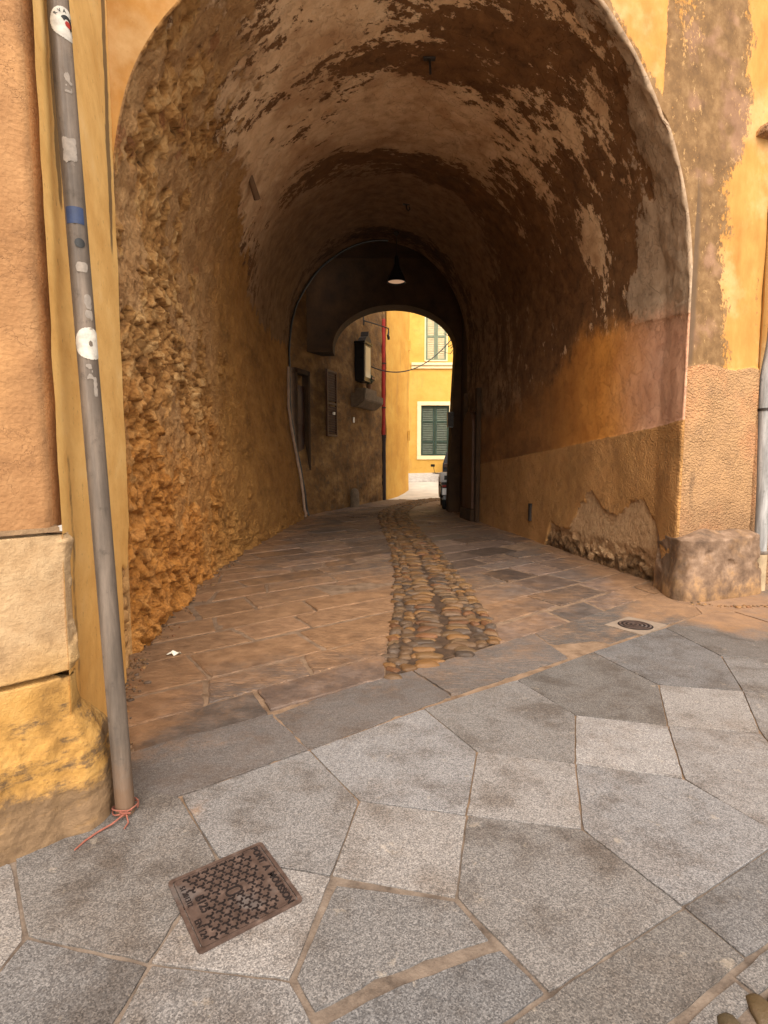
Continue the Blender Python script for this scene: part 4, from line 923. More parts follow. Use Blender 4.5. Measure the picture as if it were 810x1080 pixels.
def wall_with_holes(x0, x1, z0, z1, holes, y=0.):
    xs = sorted({x0, x1, *[h[0] for h in holes], *[h[1] for h in holes]}); zs_ = sorted({z0, z1, *[h[2] for h in holes], *[h[3] for h in holes]}); vs, fs = [], []
    for a, b in zip(xs, xs[1:]):
        for c, d in zip(zs_, zs_[1:]):
            if any(h[0] <= a and b <= h[1] and h[2] <= c and d <= h[3] for h in holes): continue
            k = len(vs); vs += [(a, y, c), (b, y, c), (b, y, d), (a, y, d)]; fs.append((k, k+1, k+2, k+3))
    for a, b, c, d in holes:
        k = len(vs); vs += [(a, y, c), (b, y, c), (b, y, d), (a, y, d), (a, y+.3, c), (b, y+.3, c), (b, y+.3, d), (a, y+.3, d)]
        fs += [(k, k+1, k+5, k+4), (k+1, k+2, k+6, k+5), (k+2, k+3, k+7, k+6), (k+3, k, k+4, k+7)]
    return vs, fs
lowin, upwin = (1.93, 3.40, 1.72, 4.32), (2.15, 3.22, 6.62, 9.05)
lw2, uw2 = (5.2, 6.67, 2.0, 4.6), (5.3, 6.37, 6.62, 9.05)
v, f = wall_with_holes(-3, 16, -.2, 6.3, [lowin, lw2]); mobj('wall', v, f, M_Y2, h2, False)
v, f = wall_with_holes(-3, 16, 6.3, 13, [upwin, uw2], .06); mobj('wall', v, f, M_Y2, h2, False)
mb = MB(); mb.box((6.5, 2.5, 6.3), (19, 3., 13.2), bev=0); mb.build('core', M_Y2, h2)
mb = MB(); mb.box((6.5, 1.5, 13.1), (19.6, 4, .25)); mb.build('roof', M_ROOF, h2)
mb = MB(); mb.box((8.72, -.05, 6.42), (14.6, .2, .13)); mb.box((8.72, -.02, 6.27), (14.6, .12, .16)); mb.build('string_course', M_CREAM, h2)
def window(hole, panels, rows, mats, trim):
    x0, x1, z0, z1 = hole; w = MB()
    if trim:
        t = .2; w.box(((x0+x1)/2, -.01, z1+t/2), (x1-x0+2*t, .06, t)); w.box(((x0+x1)/2, -.01, z0-t/2), (x1-x0+2*t, .06, t))
        for x in (x0-t/2, x1+t/2): w.box((x, -.01, (z0+z1)/2), (t, .058, z1-z0-.004))
    else:
        w.box(((x0+x1)/2, .02, z0-.03), (x1-x0+.12, .16, .06)); w.box(((x0+x1)/2, .05, z1+.03), (x1-x0+.12, .05, .06))
        for x in (x0-.03, x1+.03): w.box((x, .05, (z0+z1)/2), (.058, .048, z1-z0+.02))
    win = w.build('window', M_CREAM, h2)
    half = (x1-x0)/2
    for k in range(2):
        s = MB(); xa, xb = x0+half*k+.004, x0+half*(k+1)-.004; y = .12
        s.box(((xa+xb)/2, y+.02, (z0+z1)/2), (xb-xa-.02, .03, z1-z0-.02), bev=0)
        leaf = s.build('shutter', mats[1], win)
        r = MB(); zsn = [z0+.05+(z1-z0-.1)*j/rows for j in range(rows+1)] if isinstance(rows, int) else [z0+(z1-z0)*j for j in rows]
        for z in zsn: r.box(((xa+xb)/2, y-.01, z), (xb-xa, .05, .1))
        for x in [xa+.05, xb-.05]+([(xa+xb)/2] if panels > 1 else []): r.box((x, y-.012, (z0+z1)/2), (.09, .052, z1-z0-.004))
        r.build('rails', mats[0], leaf)
        sl = MB(); n = int((z1-z0)/.09)
        for j in range(n): sl.box(((xa+xb)/2, y-.002, z0+.05+j*.09), (xb-xa-.12, .014, .075), rx=-.5, bev=0)
        sl.build('slats', mats[1], leaf)
window(lowin, 1, [.02, .28, .68, .98], (M_GREEN, M_GPAN), True); window(lw2, 1, [.02, .28, .68, .98], (M_GREEN, M_GPAN), True)
window(upwin, 1, [.02, .5, .98], (M_SRAIL, M_SAND), False); window(uw2, 1, [.02, .5, .98], (M_SRAIL, M_SAND), False)

# ------------------------------------------------------------------ steel pole with stickers
def metal_material(name, c, dark):
    m = Mat(name); p = m.obj(); n = m.noise(m.map(p, (6, 6, .7)), 3, 8, .65); n2 = m.noise(p, 14, 7, .7)
    k = m.ramp(n, [(.3, tuple(x*.55 for x in c)), (.5, c), (.72, tuple(min(1, x*1.7) for x in c))]); k = m.mix(m.mul(m.step(n2, .55, .7), .6), k, dark)
    z = m.sep(p)[2]; k = m.mix(m.mul(m.step(m.add(z, m.mul(m.ma('SUBTRACT', n2, .5), .5)), .35, .0), .7), k, (.13, .07, .035))
    return m.done(k, m.rng(n2, .3, .7, .5, .8), m.bump(n2, .4, .006), .0)
M_STEEL = metal_material('weathered_galvanised_steel', (.105, .08, .061), (.035, .027, .021))
pb = Vector((-1.105, 2.22, 0)); pt = Vector((-1.30, 2.31, 4.3)); axis = (pt-pb).normalized()
pole = thing('steel_pole', 'leaning weathered steel pole with torn round stickers in front of the yellow jamb', 'pole', pb)
PR = .038
def pole_M(z, ang): # frame on the pole surface: x round, y outward, z up
    R = Vector((0, 0, 1)).rotation_difference(axis).to_matrix().to_4x4(); return Matrix.Translation(axis*z) @ R @ Matrix.Rotation(ang, 4, 'Z')
n = 40; zs_p = np.linspace(-.05, 4.35, 60); v = []
for z in zs_p:
    for k in range(n):
        a = 2*PI*k/n; r = PR
        for g in (-1.25, -2.15): r -= .0035*math.exp(-((a-2*PI-g+PI) % (2*PI)-PI)**2/.006)     # rolled seams
        v.append((Vector((r*math.cos(a), r*math.sin(a), 0)).rotate if False else (Vector((0, 0, 1)).rotation_difference(axis) @ Vector((r*math.cos(a), r*math.sin(a), z))))[:])
f = [(i*n+k, i*n+(k+1) % n, (i+1)*n+(k+1) % n, (i+1)*n+k) for i in range(len(zs_p)-1) for k in range(n)]
f.append(tuple(range((len(zs_p)-1)*n, len(zs_p)*n)))
mobj('shaft', v, f, M_STEEL, pole)
def decal(name, mat, z0, a0, outline, parent=pole, lift=.0012):
    """thin sticker bent round the pole; outline in metres (round, up), first point is the centre"""
    vs = []
    for (x, zz) in outline:
        a = a0+x/PR; vs.append((Vector((0, 0, 1)).rotation_difference(axis) @ Vector(((PR+lift)*math.cos(a), (PR+lift)*math.sin(a), z0+zz)))[:])
    k = len(outline); return mobj(name, vs, [(0, i, i+1 if i+1 < k else 1) for i in range(1, k)], mat, parent, False)
def grid_decal(name, mat, z0, a0, shape, w, h, parent=pole, lift=.0012, res=56):
    vs, fs, idx = [], [], {}
    for i in range(res+1):
        for j in range(res+1):
            x, y = (i/res-.5)*w, (j/res-.5)*h; a = a0+x/PR
            idx[i, j] = len(vs); vs.append((Vector((0, 0, 1)).rotation_difference(axis) @ Vector(((PR+lift)*math.cos(a), (PR+lift)*math.sin(a), z0+y)))[:])
    for i in range(res):
        for j in range(res):
            if shape(((i+.5)/res-.5)*w, ((j+.5)/res-.5)*h): fs.append((idx[i, j], idx[i+1, j], idx[i+1, j+1], idx[i, j+1]))
    return mobj(name, vs, fs, mat, parent, False)
M_STK = simple('scuffed_white_sticker', (.42, .39, .34), .6, 0, .3, 30, .2); M_BLUE = simple('faded_blue_sticker', (.02, .032, .075), .6, 0, .3, 25); M_BLK = simple('black_rubber_plug', (.012, .012, .012), .5)
M_PAPER = simple('torn_paper_remnant', (.2, .168, .14), .8, 0, .25, 40)
facing = math.atan2(-2.22, 1.1)          # side of the pole turned to the street
def nz2(x, y, s, k=35): return float(vnoise(np.array([[x*k+s, y*k, s]]), 5)[0])
st = grid_decal('round_sticker', M_STK, 3.16, facing+.62, lambda x, y: x*x+y*y < .058**2, .13, .13); st['label'] = 'white round sticker with black lettering near the top'
grid_decal('sticker_emblem', M_BLK, 3.165, facing+.75, lambda x, y: .012**2 < x*x+y*y < .026**2 and x+y > -.01, .06, .06, st, .002)
grid_decal('sticker_emblem', M_RED, 3.16, facing+.8, lambda x, y: x*x+y*y < .012**2, .03, .03, st, .0022)
st = grid_decal('round_sticker', M_STK, 1.96, facing+.42, lambda x, y: x*x+y*y < .062**2 and not (nz2(x, y, 3) > .55), .13, .13); st['label'] = 'pale worn round sticker at head height'
grid_decal('blue_sticker', M_BLUE, 2.45, facing-.1, lambda x, y: abs(x) < .034 and abs(y) < .032, .07, .066)
grid_decal('rubber_plug', M_BLK, 2.345, facing+.18, lambda x, y: x*x+y*y < .018**2, .04, .04, lift=.002)
for (z, a, w, h, s) in ((2.255, .22, .045, .04, 1), (2.68, -.05, .05, .13, 2), (2.93, .35, .035, .13, 4), (2.13, .5, .03, .1, 6), (2.04, .5, .03, .1, 8), (1.85, .1, .03, .06, 9), (1.78, .55, .02, .12, 11)):
    grid_decal('paper_remnant', M_PAPER, z, facing+a, lambda x, y: nz2(x, y, s, 24)*.9+.35*nz2(x, y, s+3, 90)-((abs(y)/h*2)**4+(abs(x)/w*2)**4)*.9 > -.42, w, h)
# writing on the round sticker
def text_mesh(body, size, depth=.0, bold=0.):
    cu = bpy.data.curves.new('t', 'FONT'); cu.body = body; cu.size = size; cu.extrude = depth; cu.align_x = 'CENTER'; cu.align_y = 'CENTER'; cu.offset = bold
    o = bpy.data.objects.new('t', cu); link(o); dg = bpy.context.evaluated_depsgraph_get(); dg.update(); me = bpy.data.meshes.new_from_object(o.evaluated_get(dg)); bpy.data.objects.remove(o); bpy.data.curves.remove(cu)
    return me
# letters set round the ring of the sticker
vsum, fsum = [], []
for i, ch in enumerate('RVA APUR'):
    if ch == ' ': continue
    me = text_mesh(ch, .017, 0, .0004); t = 2.5-i*.42
    for vv in me.vertices: pass
    k = len(vsum); cxy = (.043*math.cos(t), .043*math.sin(t)); rt = t-PI/2
    for vv in me.vertices:
        x = vv.co.x*math.cos(rt)-vv.co.y*math.sin(rt)+cxy[0]; y = vv.co.x*math.sin(rt)+vv.co.y*math.cos(rt)+cxy[1]; a = facing+.62+x/PR
        vsum.append((Vector((0, 0, 1)).rotation_difference(axis) @ Vector(((PR+.0022)*math.cos(a), (PR+.0022)*math.sin(a), 3.16+y)))[:])
    fsum += [tuple(j+k for j in p.vertices) for p in me.polygons]; bpy.data.meshes.remove(me)
mobj('lettering', vsum, fsum, M_BLK, [o for o in pole.children if o.name.startswith('round_sticker')][0], False)
# twine knotted round the foot of the pole
M_TWINE = simple('pink_twine', (.22, .075, .05), .8, 0, .2, 60)
tw = MB(); pts = []
for i in range(50):
    a = i/49*2*PI*1.9; pts.append((pb.x+.0505*math.cos(a)-.001*i/49, pb.y+.0505*math.sin(a)+.002, .022+.012*math.sin(a*1.3)+.005*i/49))
tw.tube(pts, .003, 8)
kx0, ky0 = pb.x+.02, pb.y-.052
tw.tube([(kx0-.02, ky0+.005, .03), (kx0+.006, ky0-.012, .036), (kx0+.02, ky0+.006, .028), (kx0+.004, ky0+.006, .02), (kx0-.01, ky0-.012, .026)], .004, 8)
tw.tube([(kx0, ky0-.006, .028), (kx0-.03, ky0-.045, .014), (kx0-.07, ky0-.09, .008), (kx0-.092, ky0-.135, .007), (kx0-.105, ky0-.185, .006)], [.0038, .0038, .004, .004, .003], 8)
tw.tube([(kx0+.01, ky0-.002, .026), (kx0+.03, ky0-.03, .01), (kx0+.028, ky0-.062, .006)], .003, 8)
tag(tw.build('twine', M_TWINE, None, True), 'pink twine knotted round the foot of the steel pole with a loose end', 'twine')

# ------------------------------------------------------------------ zinc downpipe on the right
M_ZINC = metal_material('dull_zinc', (.24, .232, .225), (.13, .12, .11))
dp0 = fpt(6.66, 0, .09); dpp = thing('zinc_downpipe', 'dented grey zinc downpipe with a brown painted foot beside the guard stone', 'drainpipe', (dp0[0], dp0[1], 0))
def zp_(z): return (-.03*z*.6+.012*math.sin(z*2.1)+.055*sst(z, 2.35, 2.9), .004*math.sin(z*3), z)
mb = MB(); mb.tube([zp_(z) for z in np.linspace(.42, 6.6, 60)], .066, 20); mb.build('upper_pipe', M_ZINC, dpp, True)
M_BEIGE = simple('beige_pipe_paint', (.34, .25, .15), .65, 0, .25, 8)
mb = MB(); mb.tube([zp_(z) for z in np.linspace(-.02, .44, 8)], .071, 20); mb.build('foot', M_BEIGE, dpp, True)
mb = MB(); mb.tube([zp_(z) for z in (.415, .425, .445, .455)], [.072, .078, .078, .072], 20); mb.build('collar', M_STEEL, dpp, True)
for z in (2.05, 4.3):
    mb = MB(); mb.tube([zp_(z), zp_(z+.03)], .073, 20); mb.box((zp_(z)[0]-.03, .1, z+.015), (.025, .16, .025), bev=.002); mb.build('bracket', M_IRON, dpp, True)

# ------------------------------------------------------------------ iron inspection cover with lettering
MC = np.array([-.522, 1.782]); mang = math.atan2(.21, .29)
man = thing('manhole_cover', 'square rusty iron inspection cover with three-armed pattern and raised lettering set in the granite', 'manhole cover', (MC[0], MC[1], 0), mang)
def iron_material():
    m = Mat('rusted_cast_iron'); p = m.obj(); n = m.noise(p, 22, 7, .65); h = m.sep(p)[2]
    c = m.ramp(n, [(.3, (.042, .026, .02)), (.55, (.078, .05, .039)), (.75, (.14, .096, .076))])
    c = m.mix(m.mul(m.step(m.noise(p, 6, 5), .56, .66), .5), c, (.12, .11, .105))
    return m.done(c, m.rng(n, .3, .7, .5, .75), m.bump(n, .5, .003), .15)
M_CAST = iron_material(); M_PIT = simple('grimy_cast_iron_recess', (.012, .007, .006), .85, .1, .4, 30)
HS = .178
def rrect(h, r, n=6): return [(sx_*(h-r)+r*math.cos(a), sy_*(h-r)+r*math.sin(a)) for (sx_, sy_, a0) in ((1, 1, 0), (-1, 1, PI/2), (-1, -1, PI), (1, -1, 1.5*PI)) for a in np.linspace(a0, a0+PI/2, n)]
def ring_mesh(o_, i_, z0, z1):
    n = len(o_); vs = [(*p, z1) for p in o_]+[(*p, z1) for p in i_]+[(*p, z0) for p in o_]+[(*p, z0) for p in i_]; fs = []
    for k in range(n):
        j = (k+1) % n; fs += [(k, j, n+j, n+k), (2*n+k, 2*n+j, j, k), (n+k, n+j, 3*n+j, 3*n+k)]
    return vs, fs
v, f = ring_mesh(rrect(HS, .016), rrect(HS-.013, .012), -.02, .0075); mobj('frame', v, f, M_CAST, man, False)
mb = MB(); mb.prism(rrect(HS-.0165, .01), 'z', -.02, .0045); lid = mb.build('lid', M_CAST, man)
v, f = ring_mesh(rrect(HS-.017, .01), rrect(HS-.023, .008), .0042, .0068); mobj('rim', v, f, M_CAST, lid, False)
# raised pattern: thick three-armed bars on a hexagonal grid
pat = MB(); a_ = .0335
def arm(cx_, cy_, t, l, w):
    c_, s_ = math.cos(t), math.sin(t); P2 = [(0, -w), (l, -w), (l, w), (0, w)]
    pat.prism([(cx_+x*c_-y*s_, cy_+x*s_+y*c_) for x, y in P2], 'z', .004, .0077)
lim = HS-.026; row = 0; yy = -lim
for row in range(-7, 8):
    for colm in range(-7, 8):
        cx_ = colm*a_+(row % 2)*a_/2; cy_ = row*a_*.866
        if abs(cx_) > lim-.002 or abs(cy_) > lim-.002: continue
        if cx_ > .114 or cx_ < -.126: continue                                  # lettering strips
        if abs(cx_) < .04 and abs(cy_) < .026: continue                         # boss
        if -.128 < cx_ < -.088 and -.055 < cy_ < .075: continue                 # class mark
        for k in range(3):
            t = PI/6+k*2*PI/3; arm(cx_, cy_, t, .0118, .0026)
            bx_, by_ = cx_+.0112*math.cos(t), cy_+.0112*math.sin(t); arm(bx_, by_, t+PI/2.6, .0075, .0024)
pat.build('tread', M_PIT, lid)
def oval(w, h, n=20): return [(sx_*(w-h)+h*math.cos(a), h*math.sin(a)) for sx_, a0 in ((1, -PI/2), (-1, PI/2)) for a in np.linspace(a0, a0+PI, n)]
v, f = ring_mesh(oval(.03, .0185), oval(.0245, .0135), .003, .0085); mobj('boss', v, f, M_PIT, lid, False)
mb = MB(); mb.prism(oval(.022, .011), 'z', .003, .0062); mb.build('boss', M_CAST, lid)
def raised_text(body, size, x, y, rot, parent, mat, z=.0045, d=.0016, bold=.0007):
    me = text_mesh(body, size, d, bold); me.materials.clear(); me.materials.append(mat); o = bpy.data.objects.new('lettering', me); link(o); o.parent = parent
    o.location = (x, y, z+d); o.rotation_euler = (0, 0, rot); return o
raised_text('PONT  A  MOUSSON', .035, .138, 0, -PI/2, lid, M_PIT)
raised_text('B125', .04, -.108, .008, -PI/2, lid, M_PIT)
raised_text('EN 124', .029, -.143, -.09, -PI/2, lid, M_PIT, bold=0); raised_text('51 201312', .025, -.143, .072, -PI/2, lid, M_PIT, bold=0)
# small round drain cover near the guard stone
dc = thing('drain_cover', 'small round dark iron drain cover in a pale concrete collar', 'drain cover', (2.28, 4.87, 0), math.radians(38))
M_CONC = simple('pale_concrete', (.2, .15, .11), .95, 0, .2, 12, .6, 40, .006)
mb = MB(); mb.prism([(-.22, -.18), (.24, -.17), (.22, .18), (-.2, .185)], 'z', -.02, .0075); mb.build('collar', M_CONC, dc)
mb = MB(); mb.lathe([(0, .0105), (.145, .0105), (.152, .006), (.152, -.01)], 40); ld = mb.build('lid', M_PIT, dc)
for r in (.135, .1, .066, .03):
    v, f = ring_mesh([(r*math.cos(t), r*math.sin(t)) for t in np.linspace(0, 2*PI, 40, endpoint=False)], [((r-.014)*math.cos(t), (r-.014)*math.sin(t)) for t in np.linspace(0, 2*PI, 40, endpoint=False)], .009, .0145); mobj('ring', v, f, M_CAST, ld, False)

# ------------------------------------------------------------------ hanging lamp, hooks and cables in the vault
lamp = thing('hanging_lamp', 'dark bell-shaped lamp hanging under the crown at the far end of the vault', 'lamp', (.3, 13.8, 5.78))
M_SHADE = simple('dark_lamp_enamel', (.012, .011, .012), .4, .2)
mb = MB(); mb.lathe([(.04, .62), (.055, .58), (.06, .42), (.1, .32), (.15, .22), (.21, .08), (.235, 0), (.225, -.005), (.2, .075), (.14, .21), (.05, .4)], 32); mb.build('lamp_shade', M_SHADE, lamp, True)
mb = MB(); mb.tube([(0, 0, .6), (0, 0, 1.16)], .012, 8); mb.lathe([(.06, 1.17), (.06, 1.12), (.02, 1.08)], 16); mb.build('rod', M_IRON, lamp, True)
M_DIFF = simple('frosted_lamp_glass', (.6, .47, .38), .5, 0, .05)
mb = MB(); mb.lathe([(0, .005), (.12, .012), (.205, .035)], 32); M_DIFF.node_tree.nodes['Principled BSDF'].inputs['Emission Color'].default_value = (1, .58, .34, 1); M_DIFF.node_tree.nodes['Principled BSDF'].inputs['Emission Strength'].default_value = .1; mb.build('diffuser', M_DIFF, lamp, True)
def vault_pt(s_i, a_i, off=.03): return tuple(PV[s_i, a_i]+NRM[s_i, a_i]*off)
def near_dep(d): return int(np.argmin(np.abs(dep[:, 0]-d)))
i_e = near_dep(9.0)
mb = MB()
ai = [k for k in range(2, NL+int(NA*.54), 4)]
mb.tube([vault_pt(i_e, k, .04) for k in ai], .028, 8); o = mb.build('cable', M_BLACK, None, True); tag(o, 'thick black cable clipped round the far rim of the vault to the lamp', 'cable')
mb = MB(); i_f = near_dep(8.75); mb.tube([vault_pt(i_f, k, .05) for k in range(2, NL-20, 5)], .035, 10); o = mb.build('conduit', simple('pale_conduit', (.3, .2, .14), .6), None, True); tag(o, 'pale wall conduit standing beside the black cable at the end of the vault', 'conduit')
def vault_at(d, t): i = near_dep(d); return i, NL+int(t*(NA-1))
for d_, t_, lb, sz in ((6.8, .554, 'small iron hook in the vault crown deep inside, ahead of the lamp', 1.), (1.95, .514, 'rusty iron stub with a peg set in the vault crown near the mouth', 1.)):
    i, k = vault_at(d_, t_); hk = thing('ceiling_hook', lb, 'hook', vault_pt(i, k, 0))
    mb = MB(); mb.box((0, 0, -.005), (.15, .06, .03), bev=.01); mb.build('plate', M_IRON, hk)
    mb = MB(); mb.tube([(0, 0, 0), (0, 0, -.09), (.04, 0, -.14), (.07, 0, -.1), (.06, 0, -.06)] if d_ > 3 else [(0, 0, 0), (.01, -.02, -.12), (.012, -.03, -.2)], .014, 8); mb.build('hook', M_IRON, hk, True)
# timber stub sticking from the broken wall on the left
i, k = vault_at(3.2, .2)
pt_ = Vector(vault_pt(i, k, 0)); mb = MB(); mb.tube([pt_+Vector((-.15, -.55, .42)), pt_+Vector((.02, -.2, .2)), pt_+Vector((.1, .1, -.12))], [.03, .04, .05], 8)
tag(mb.build('timber_stub', simple('old_grey_timber', (.13, .075, .04), .85), None, True), 'bent old timber stub sticking out where the rubble wall meets the vault', 'timber')
# door and meter box on the right wall, deep inside
rd0 = np.array([2.36, 13.2]); rd1 = np.array([2.16, 14.65]); rv = (rd1-rd0)/np.linalg.norm(rd1-rd0); RANG = math.atan2(rv[1], rv[0])
dd = thing('arched_door', 'dark round-headed wooden door with timber jambs in the right wall near the inner arch', 'door', (rd0[0]-.07, rd0[1], 0), RANG)
lf = [(.25, .3)]+[(.25, 2.3)]+[(.65-.4*math.cos(t), 2.3+.4*math.sin(t)) for t in np.linspace(.15, PI-.15, 15)]+[(1.05, 2.3), (1.05, .3)]
mb = MB(); mb.prism(lf, 'y', -.02, .12); mb.build('leaf', M_WOOD, dd)
mb = MB()
for x in (.1, 1.2): mb.box((x, .03, 1.6), (.14, .1, 3.2))
mb.box((.65, .03, .14), (.96, .26, .28)); mb.build('frame', M_DARK, dd)
mx = thing('meter_box', 'small dark box on the edge of the inner arch above the motorbike', 'box', (1.86, 15.62, 2.62)); mb = MB(); mb.box((0, 0, 0), (.16, .14, .42)); mb.build('body', M_BLACK, mx); mb = MB(); mb.box((0, -.075, 0), (.12, .02, .36)); mb.build('lid', M_IRON, mx)
vb = MB(); vb.box((0, 0, 0), (.07, .05, .28)); vb.box((0, -.01, .16), (.1, .06, .05)); o = vb.build('iron_latch', M_IRON); i = near_dep(4.6); p_ = vault_pt(i, NL+NA+int(NR*.86), .015); o.location = p_; o.rotation_euler = (0, 0, PI/2+.2); tag(o, 'small dark iron plate low on the right wall inside the passage', 'plate')
# cable slung across the street beyond, with dry twigs hanging at its end
s0, s1 = Vector((-.72, 18.75, 4.75)), Vector((2.05, 16.42, 4.95)); c0 = Vector((2.6, 22.2, 6.9))
pts = []
for i in range(31):
    t = i/30; p_ = s0.lerp(Vector((2.75, 21.4, 6.3)), t); p_.z -= 1.9*4*t*(1-t)*.42; pts.append(p_)
tag(MB().tube(pts, .02, 6).build('overhead_cable', M_BLACK, None, True), 'thin dark cable sagging across the street from the shrine towards the right', 'cable')
tw = MB(); base = pts[-1]
for i in range(9):
    a = Vector((base.x-.15+random.uniform(-.25, .2), base.y+random.uniform(-.1, .1), base.z+random.uniform(-.8, .1))); b = a+Vector((random.uniform(-.35, .1), random.uniform(-.1, .1), random.uniform(-.1, .35)))
    tw.tube([Vector((base.x+.1, base.y, base.z-.3)), a, b], [.022, .016, .006], 6)
tag(tw.build('twigs', M_IRON, None, True), 'bare dry twigs hanging at the right edge of the sunlit opening', 'twigs')

# ------------------------------------------------------------------ motorbike seen from behind, and the dark car beyond
bike = thing('motorbike', 'motorbike parked tail-first past the inner arch, black tyre and white tail box', 'motorbike', (1.86, 16.78, 0), -.05)
M_TYRE = simple('black_tyre_rubber', (.012, .012, .012), .8); M_CHR = simple('worn_chrome', (.5, .5, .5), .25, .9, .1); M_WPL = simple('white_moulded_plastic', (.75, .75, .74), .35, 0, .04)
def wheel(name, y, r, w, parent):
    mb = MB(); M = Matrix.Rotation(PI/2, 4, 'Y'); mb.lathe([(r-.09, -w*.42), (r-.03, -w*.5), (r, -w*.25), (r, w*.25), (r-.03, w*.5), (r-.09, w*.42), (r-.09, -w*.42)], 36, (0, y, r), M); wh = mb.build(name, M_TYRE, parent, True)
    mb = MB(); mb.lathe([(.04, -w*.5), (.05, -w*.2), (r-.1, -w*.22), (r-.085, -w*.4), (r-.085, w*.4), (r-.1, w*.22), (.05, w*.2), (.04, w*.5)], 30, (0, y, r), M); mb.build('rim', M_CHR, wh, True)
wheel('wheel', .0, .32, .17, bike); wheel('wheel', 1.35, .31, .12, bike)
mb = MB(); mb.prism([(-.33, .42), (-.3, .66), (.1, .74), (.5, .72), (.62, .45), (.95, .42), (1.1, .98), (1.2, 1.0), (1.22, .5), (.9, .28), (.35, .3), (.05, .5), (-.2, .5)], 'x', -.14, .14); mb.build('body', M_SHADE, bike, True, .03)
mb = MB(); mb.prism([(-.28, .73), (-.25, .83), (.2, .82), (.6, .8), (.66, .74)], 'x', -.13, .13); mb.build('seat', M_BLACK, bike, True, .02)
mb = MB(); mb.box((0, -.18, .98), (.36, .32, .3), bev=.05); tb = mb.build('top_case', M_WPL, bike, True)
mb = MB(); mb.box((.02, -.345, .97), (.13, .02, .13), bev=.008); mb.build('panel', M_BLACK, tb)
mb = MB(); mb.box((0, -.4, .56), (.2, .012, .2), rx=-.2); mb.build('number_plate', M_WPL, bike); mb = MB(); mb.box((0, -.35, .72), (.2, .07, .07), bev=.015); mb.build('tail_light', M_RED, bike)
mb = MB(); mb.box((0, -.3, .5), (.17, .1, .44), rx=-.18, bev=.02); mb.build('mudguard', M_BLACK, bike)
mb = MB(); mb.tube([(-.34, .95, 1.08), (-.12, 1.08, 1.06), (.12, 1.08, 1.06), (.34, .95, 1.08)], .018, 8); mb.tube([(0, 1.1, 1.05), (0, 1.35, .31)], .035, 8); hb = mb.build('handlebar', M_CHR, bike, True)
for sx_ in (-1, 1): mb = MB(); mb.tube([(sx_*.27, .98, 1.08), (sx_*.32, .95, 1.28)], .008, 6); mb.box((sx_*.34, .94, 1.32), (.13, .03, .08), bev=.012); mb.build('mirror', M_BLACK, hb)
mb = MB(); mb.tube([(.16, .5, .3), (.2, -.1, .34), (.2, -.35, .4)], [.03, .05, .055], 10); mb.build('exhaust', M_CHR, bike, True)
CY, CXc = 26.0, 3.62; cz0 = float(street_z(np.array(26.), np.array(3.4)))
car = thing('parked_car', 'dark grey hatchback parked in the cross street, half hidden behind the arch jamb', 'car', (CXc, CY, cz0), -.15)
M_CAR = simple('dark_grey_car_paint', (.018, .019, .023), .5, .0, .1); M_GLS = simple('dark_car_glass', (.012, .014, .016), .3); M_GLS.node_tree.nodes['Principled BSDF'].inputs['Specular IOR Level'].default_value = .15; M_CAR.node_tree.nodes['Principled BSDF'].inputs['Specular IOR Level'].default_value = .15
prof = [(0, .3), (-.06, .45), (-.05, .78), (.02, .95), (.35, 1.42), (.8, 1.55), (1.9, 1.56), (2.6, 1.05), (3.7, .9), (3.95, .7), (4., .42), (3.9, .3)]
mb = MB(); secs = [(-.86, .0, .62), (-.8, .0, 1.), (.8, .0, 1.), (.86, .0, .62)]
xsn = np.linspace(-1, 1, 13); rings = []
for x in xsn:
    k = abs(x); taper = .045*k**4; row = []
    for (yy, zz_) in prof:
        wd = .86-.16*sst(np.array(zz_), .9, 1.56); row.append(mb.bm.verts.new((x*float(wd), yy+(.09*k**3 if yy < .5 else -.12*k**3 if yy > 3.4 else 0), zz_-taper*zz_)))
    rings.append(row)
for a, b in zip(rings, rings[1:]):
    for k in range(len(prof)): mb.bm.faces.new((a[k], a[(k+1) % len(prof)], b[(k+1) % len(prof)], b[k]))
mb.bm.faces.new(rings[0]); mb.bm.faces.new(rings[-1][::-1]); mb.build('body', M_CAR, car, True)
mb = MB(); mb.prism([(-.62, 1.0), (.62, 1.0), (.52, 1.38), (-.52, 1.38)], 'y', 0, .02); o = mb.build('rear_window', M_GLS, car); o.location = (0, -.42, .27); o.rotation_euler = (-.61, 0, 0); o.location = (0, .01-.02, .0)
o.rotation_euler = (0, 0, 0)
o.data.transform(Matrix.Translation((0, .02, .95)) @ Matrix.Rotation(-.61, 4, 'X') @ Matrix.Translation((0, -.02, -.97)))
for sx_ in (-1, 1):
    mb = MB(); mb.box((sx_*.7, -.045, .83), (.2, .08, .2), bev=.03); mb.build('tail_light', M_DKP, car)
    mb = MB(); mb.prism([(.55, 1.02), (2.35, 1.02), (1.85, 1.42), (.8, 1.42)], 'x', -.012, .012); o = mb.build('side_window', M_GLS, car); o.data.transform(Matrix.Translation((sx_*.79, 0, 0)) @ Matrix.Translation((0, 0, 1.02)) @ Matrix.Rotation(-sx_*.22, 4, 'Y') @ Matrix.Translation((0, 0, -1.02)))
    mb = MB(); mb.box((sx_*.83, 2.2, 1.02), (.12, .1, .1), bev=.03); mb.build('mirror', M_CAR, car)
mb = MB(); mb.box((0, -.09, .56), (.52, .02, .12)); mb.build('number_plate', M_WPL, car); mb = MB(); mb.box((0, -.06, .42), (1.6, .12, .16), bev=.05); mb.build('bumper', M_SHADE, car)
mb = MB(); mb.lathe([(0, .012), (.05, .008), (.055, 0)], 16, (0, -.07, .83), Matrix.Rotation(PI/2, 4, 'X')); mb.build('badge', M_CHR, car)
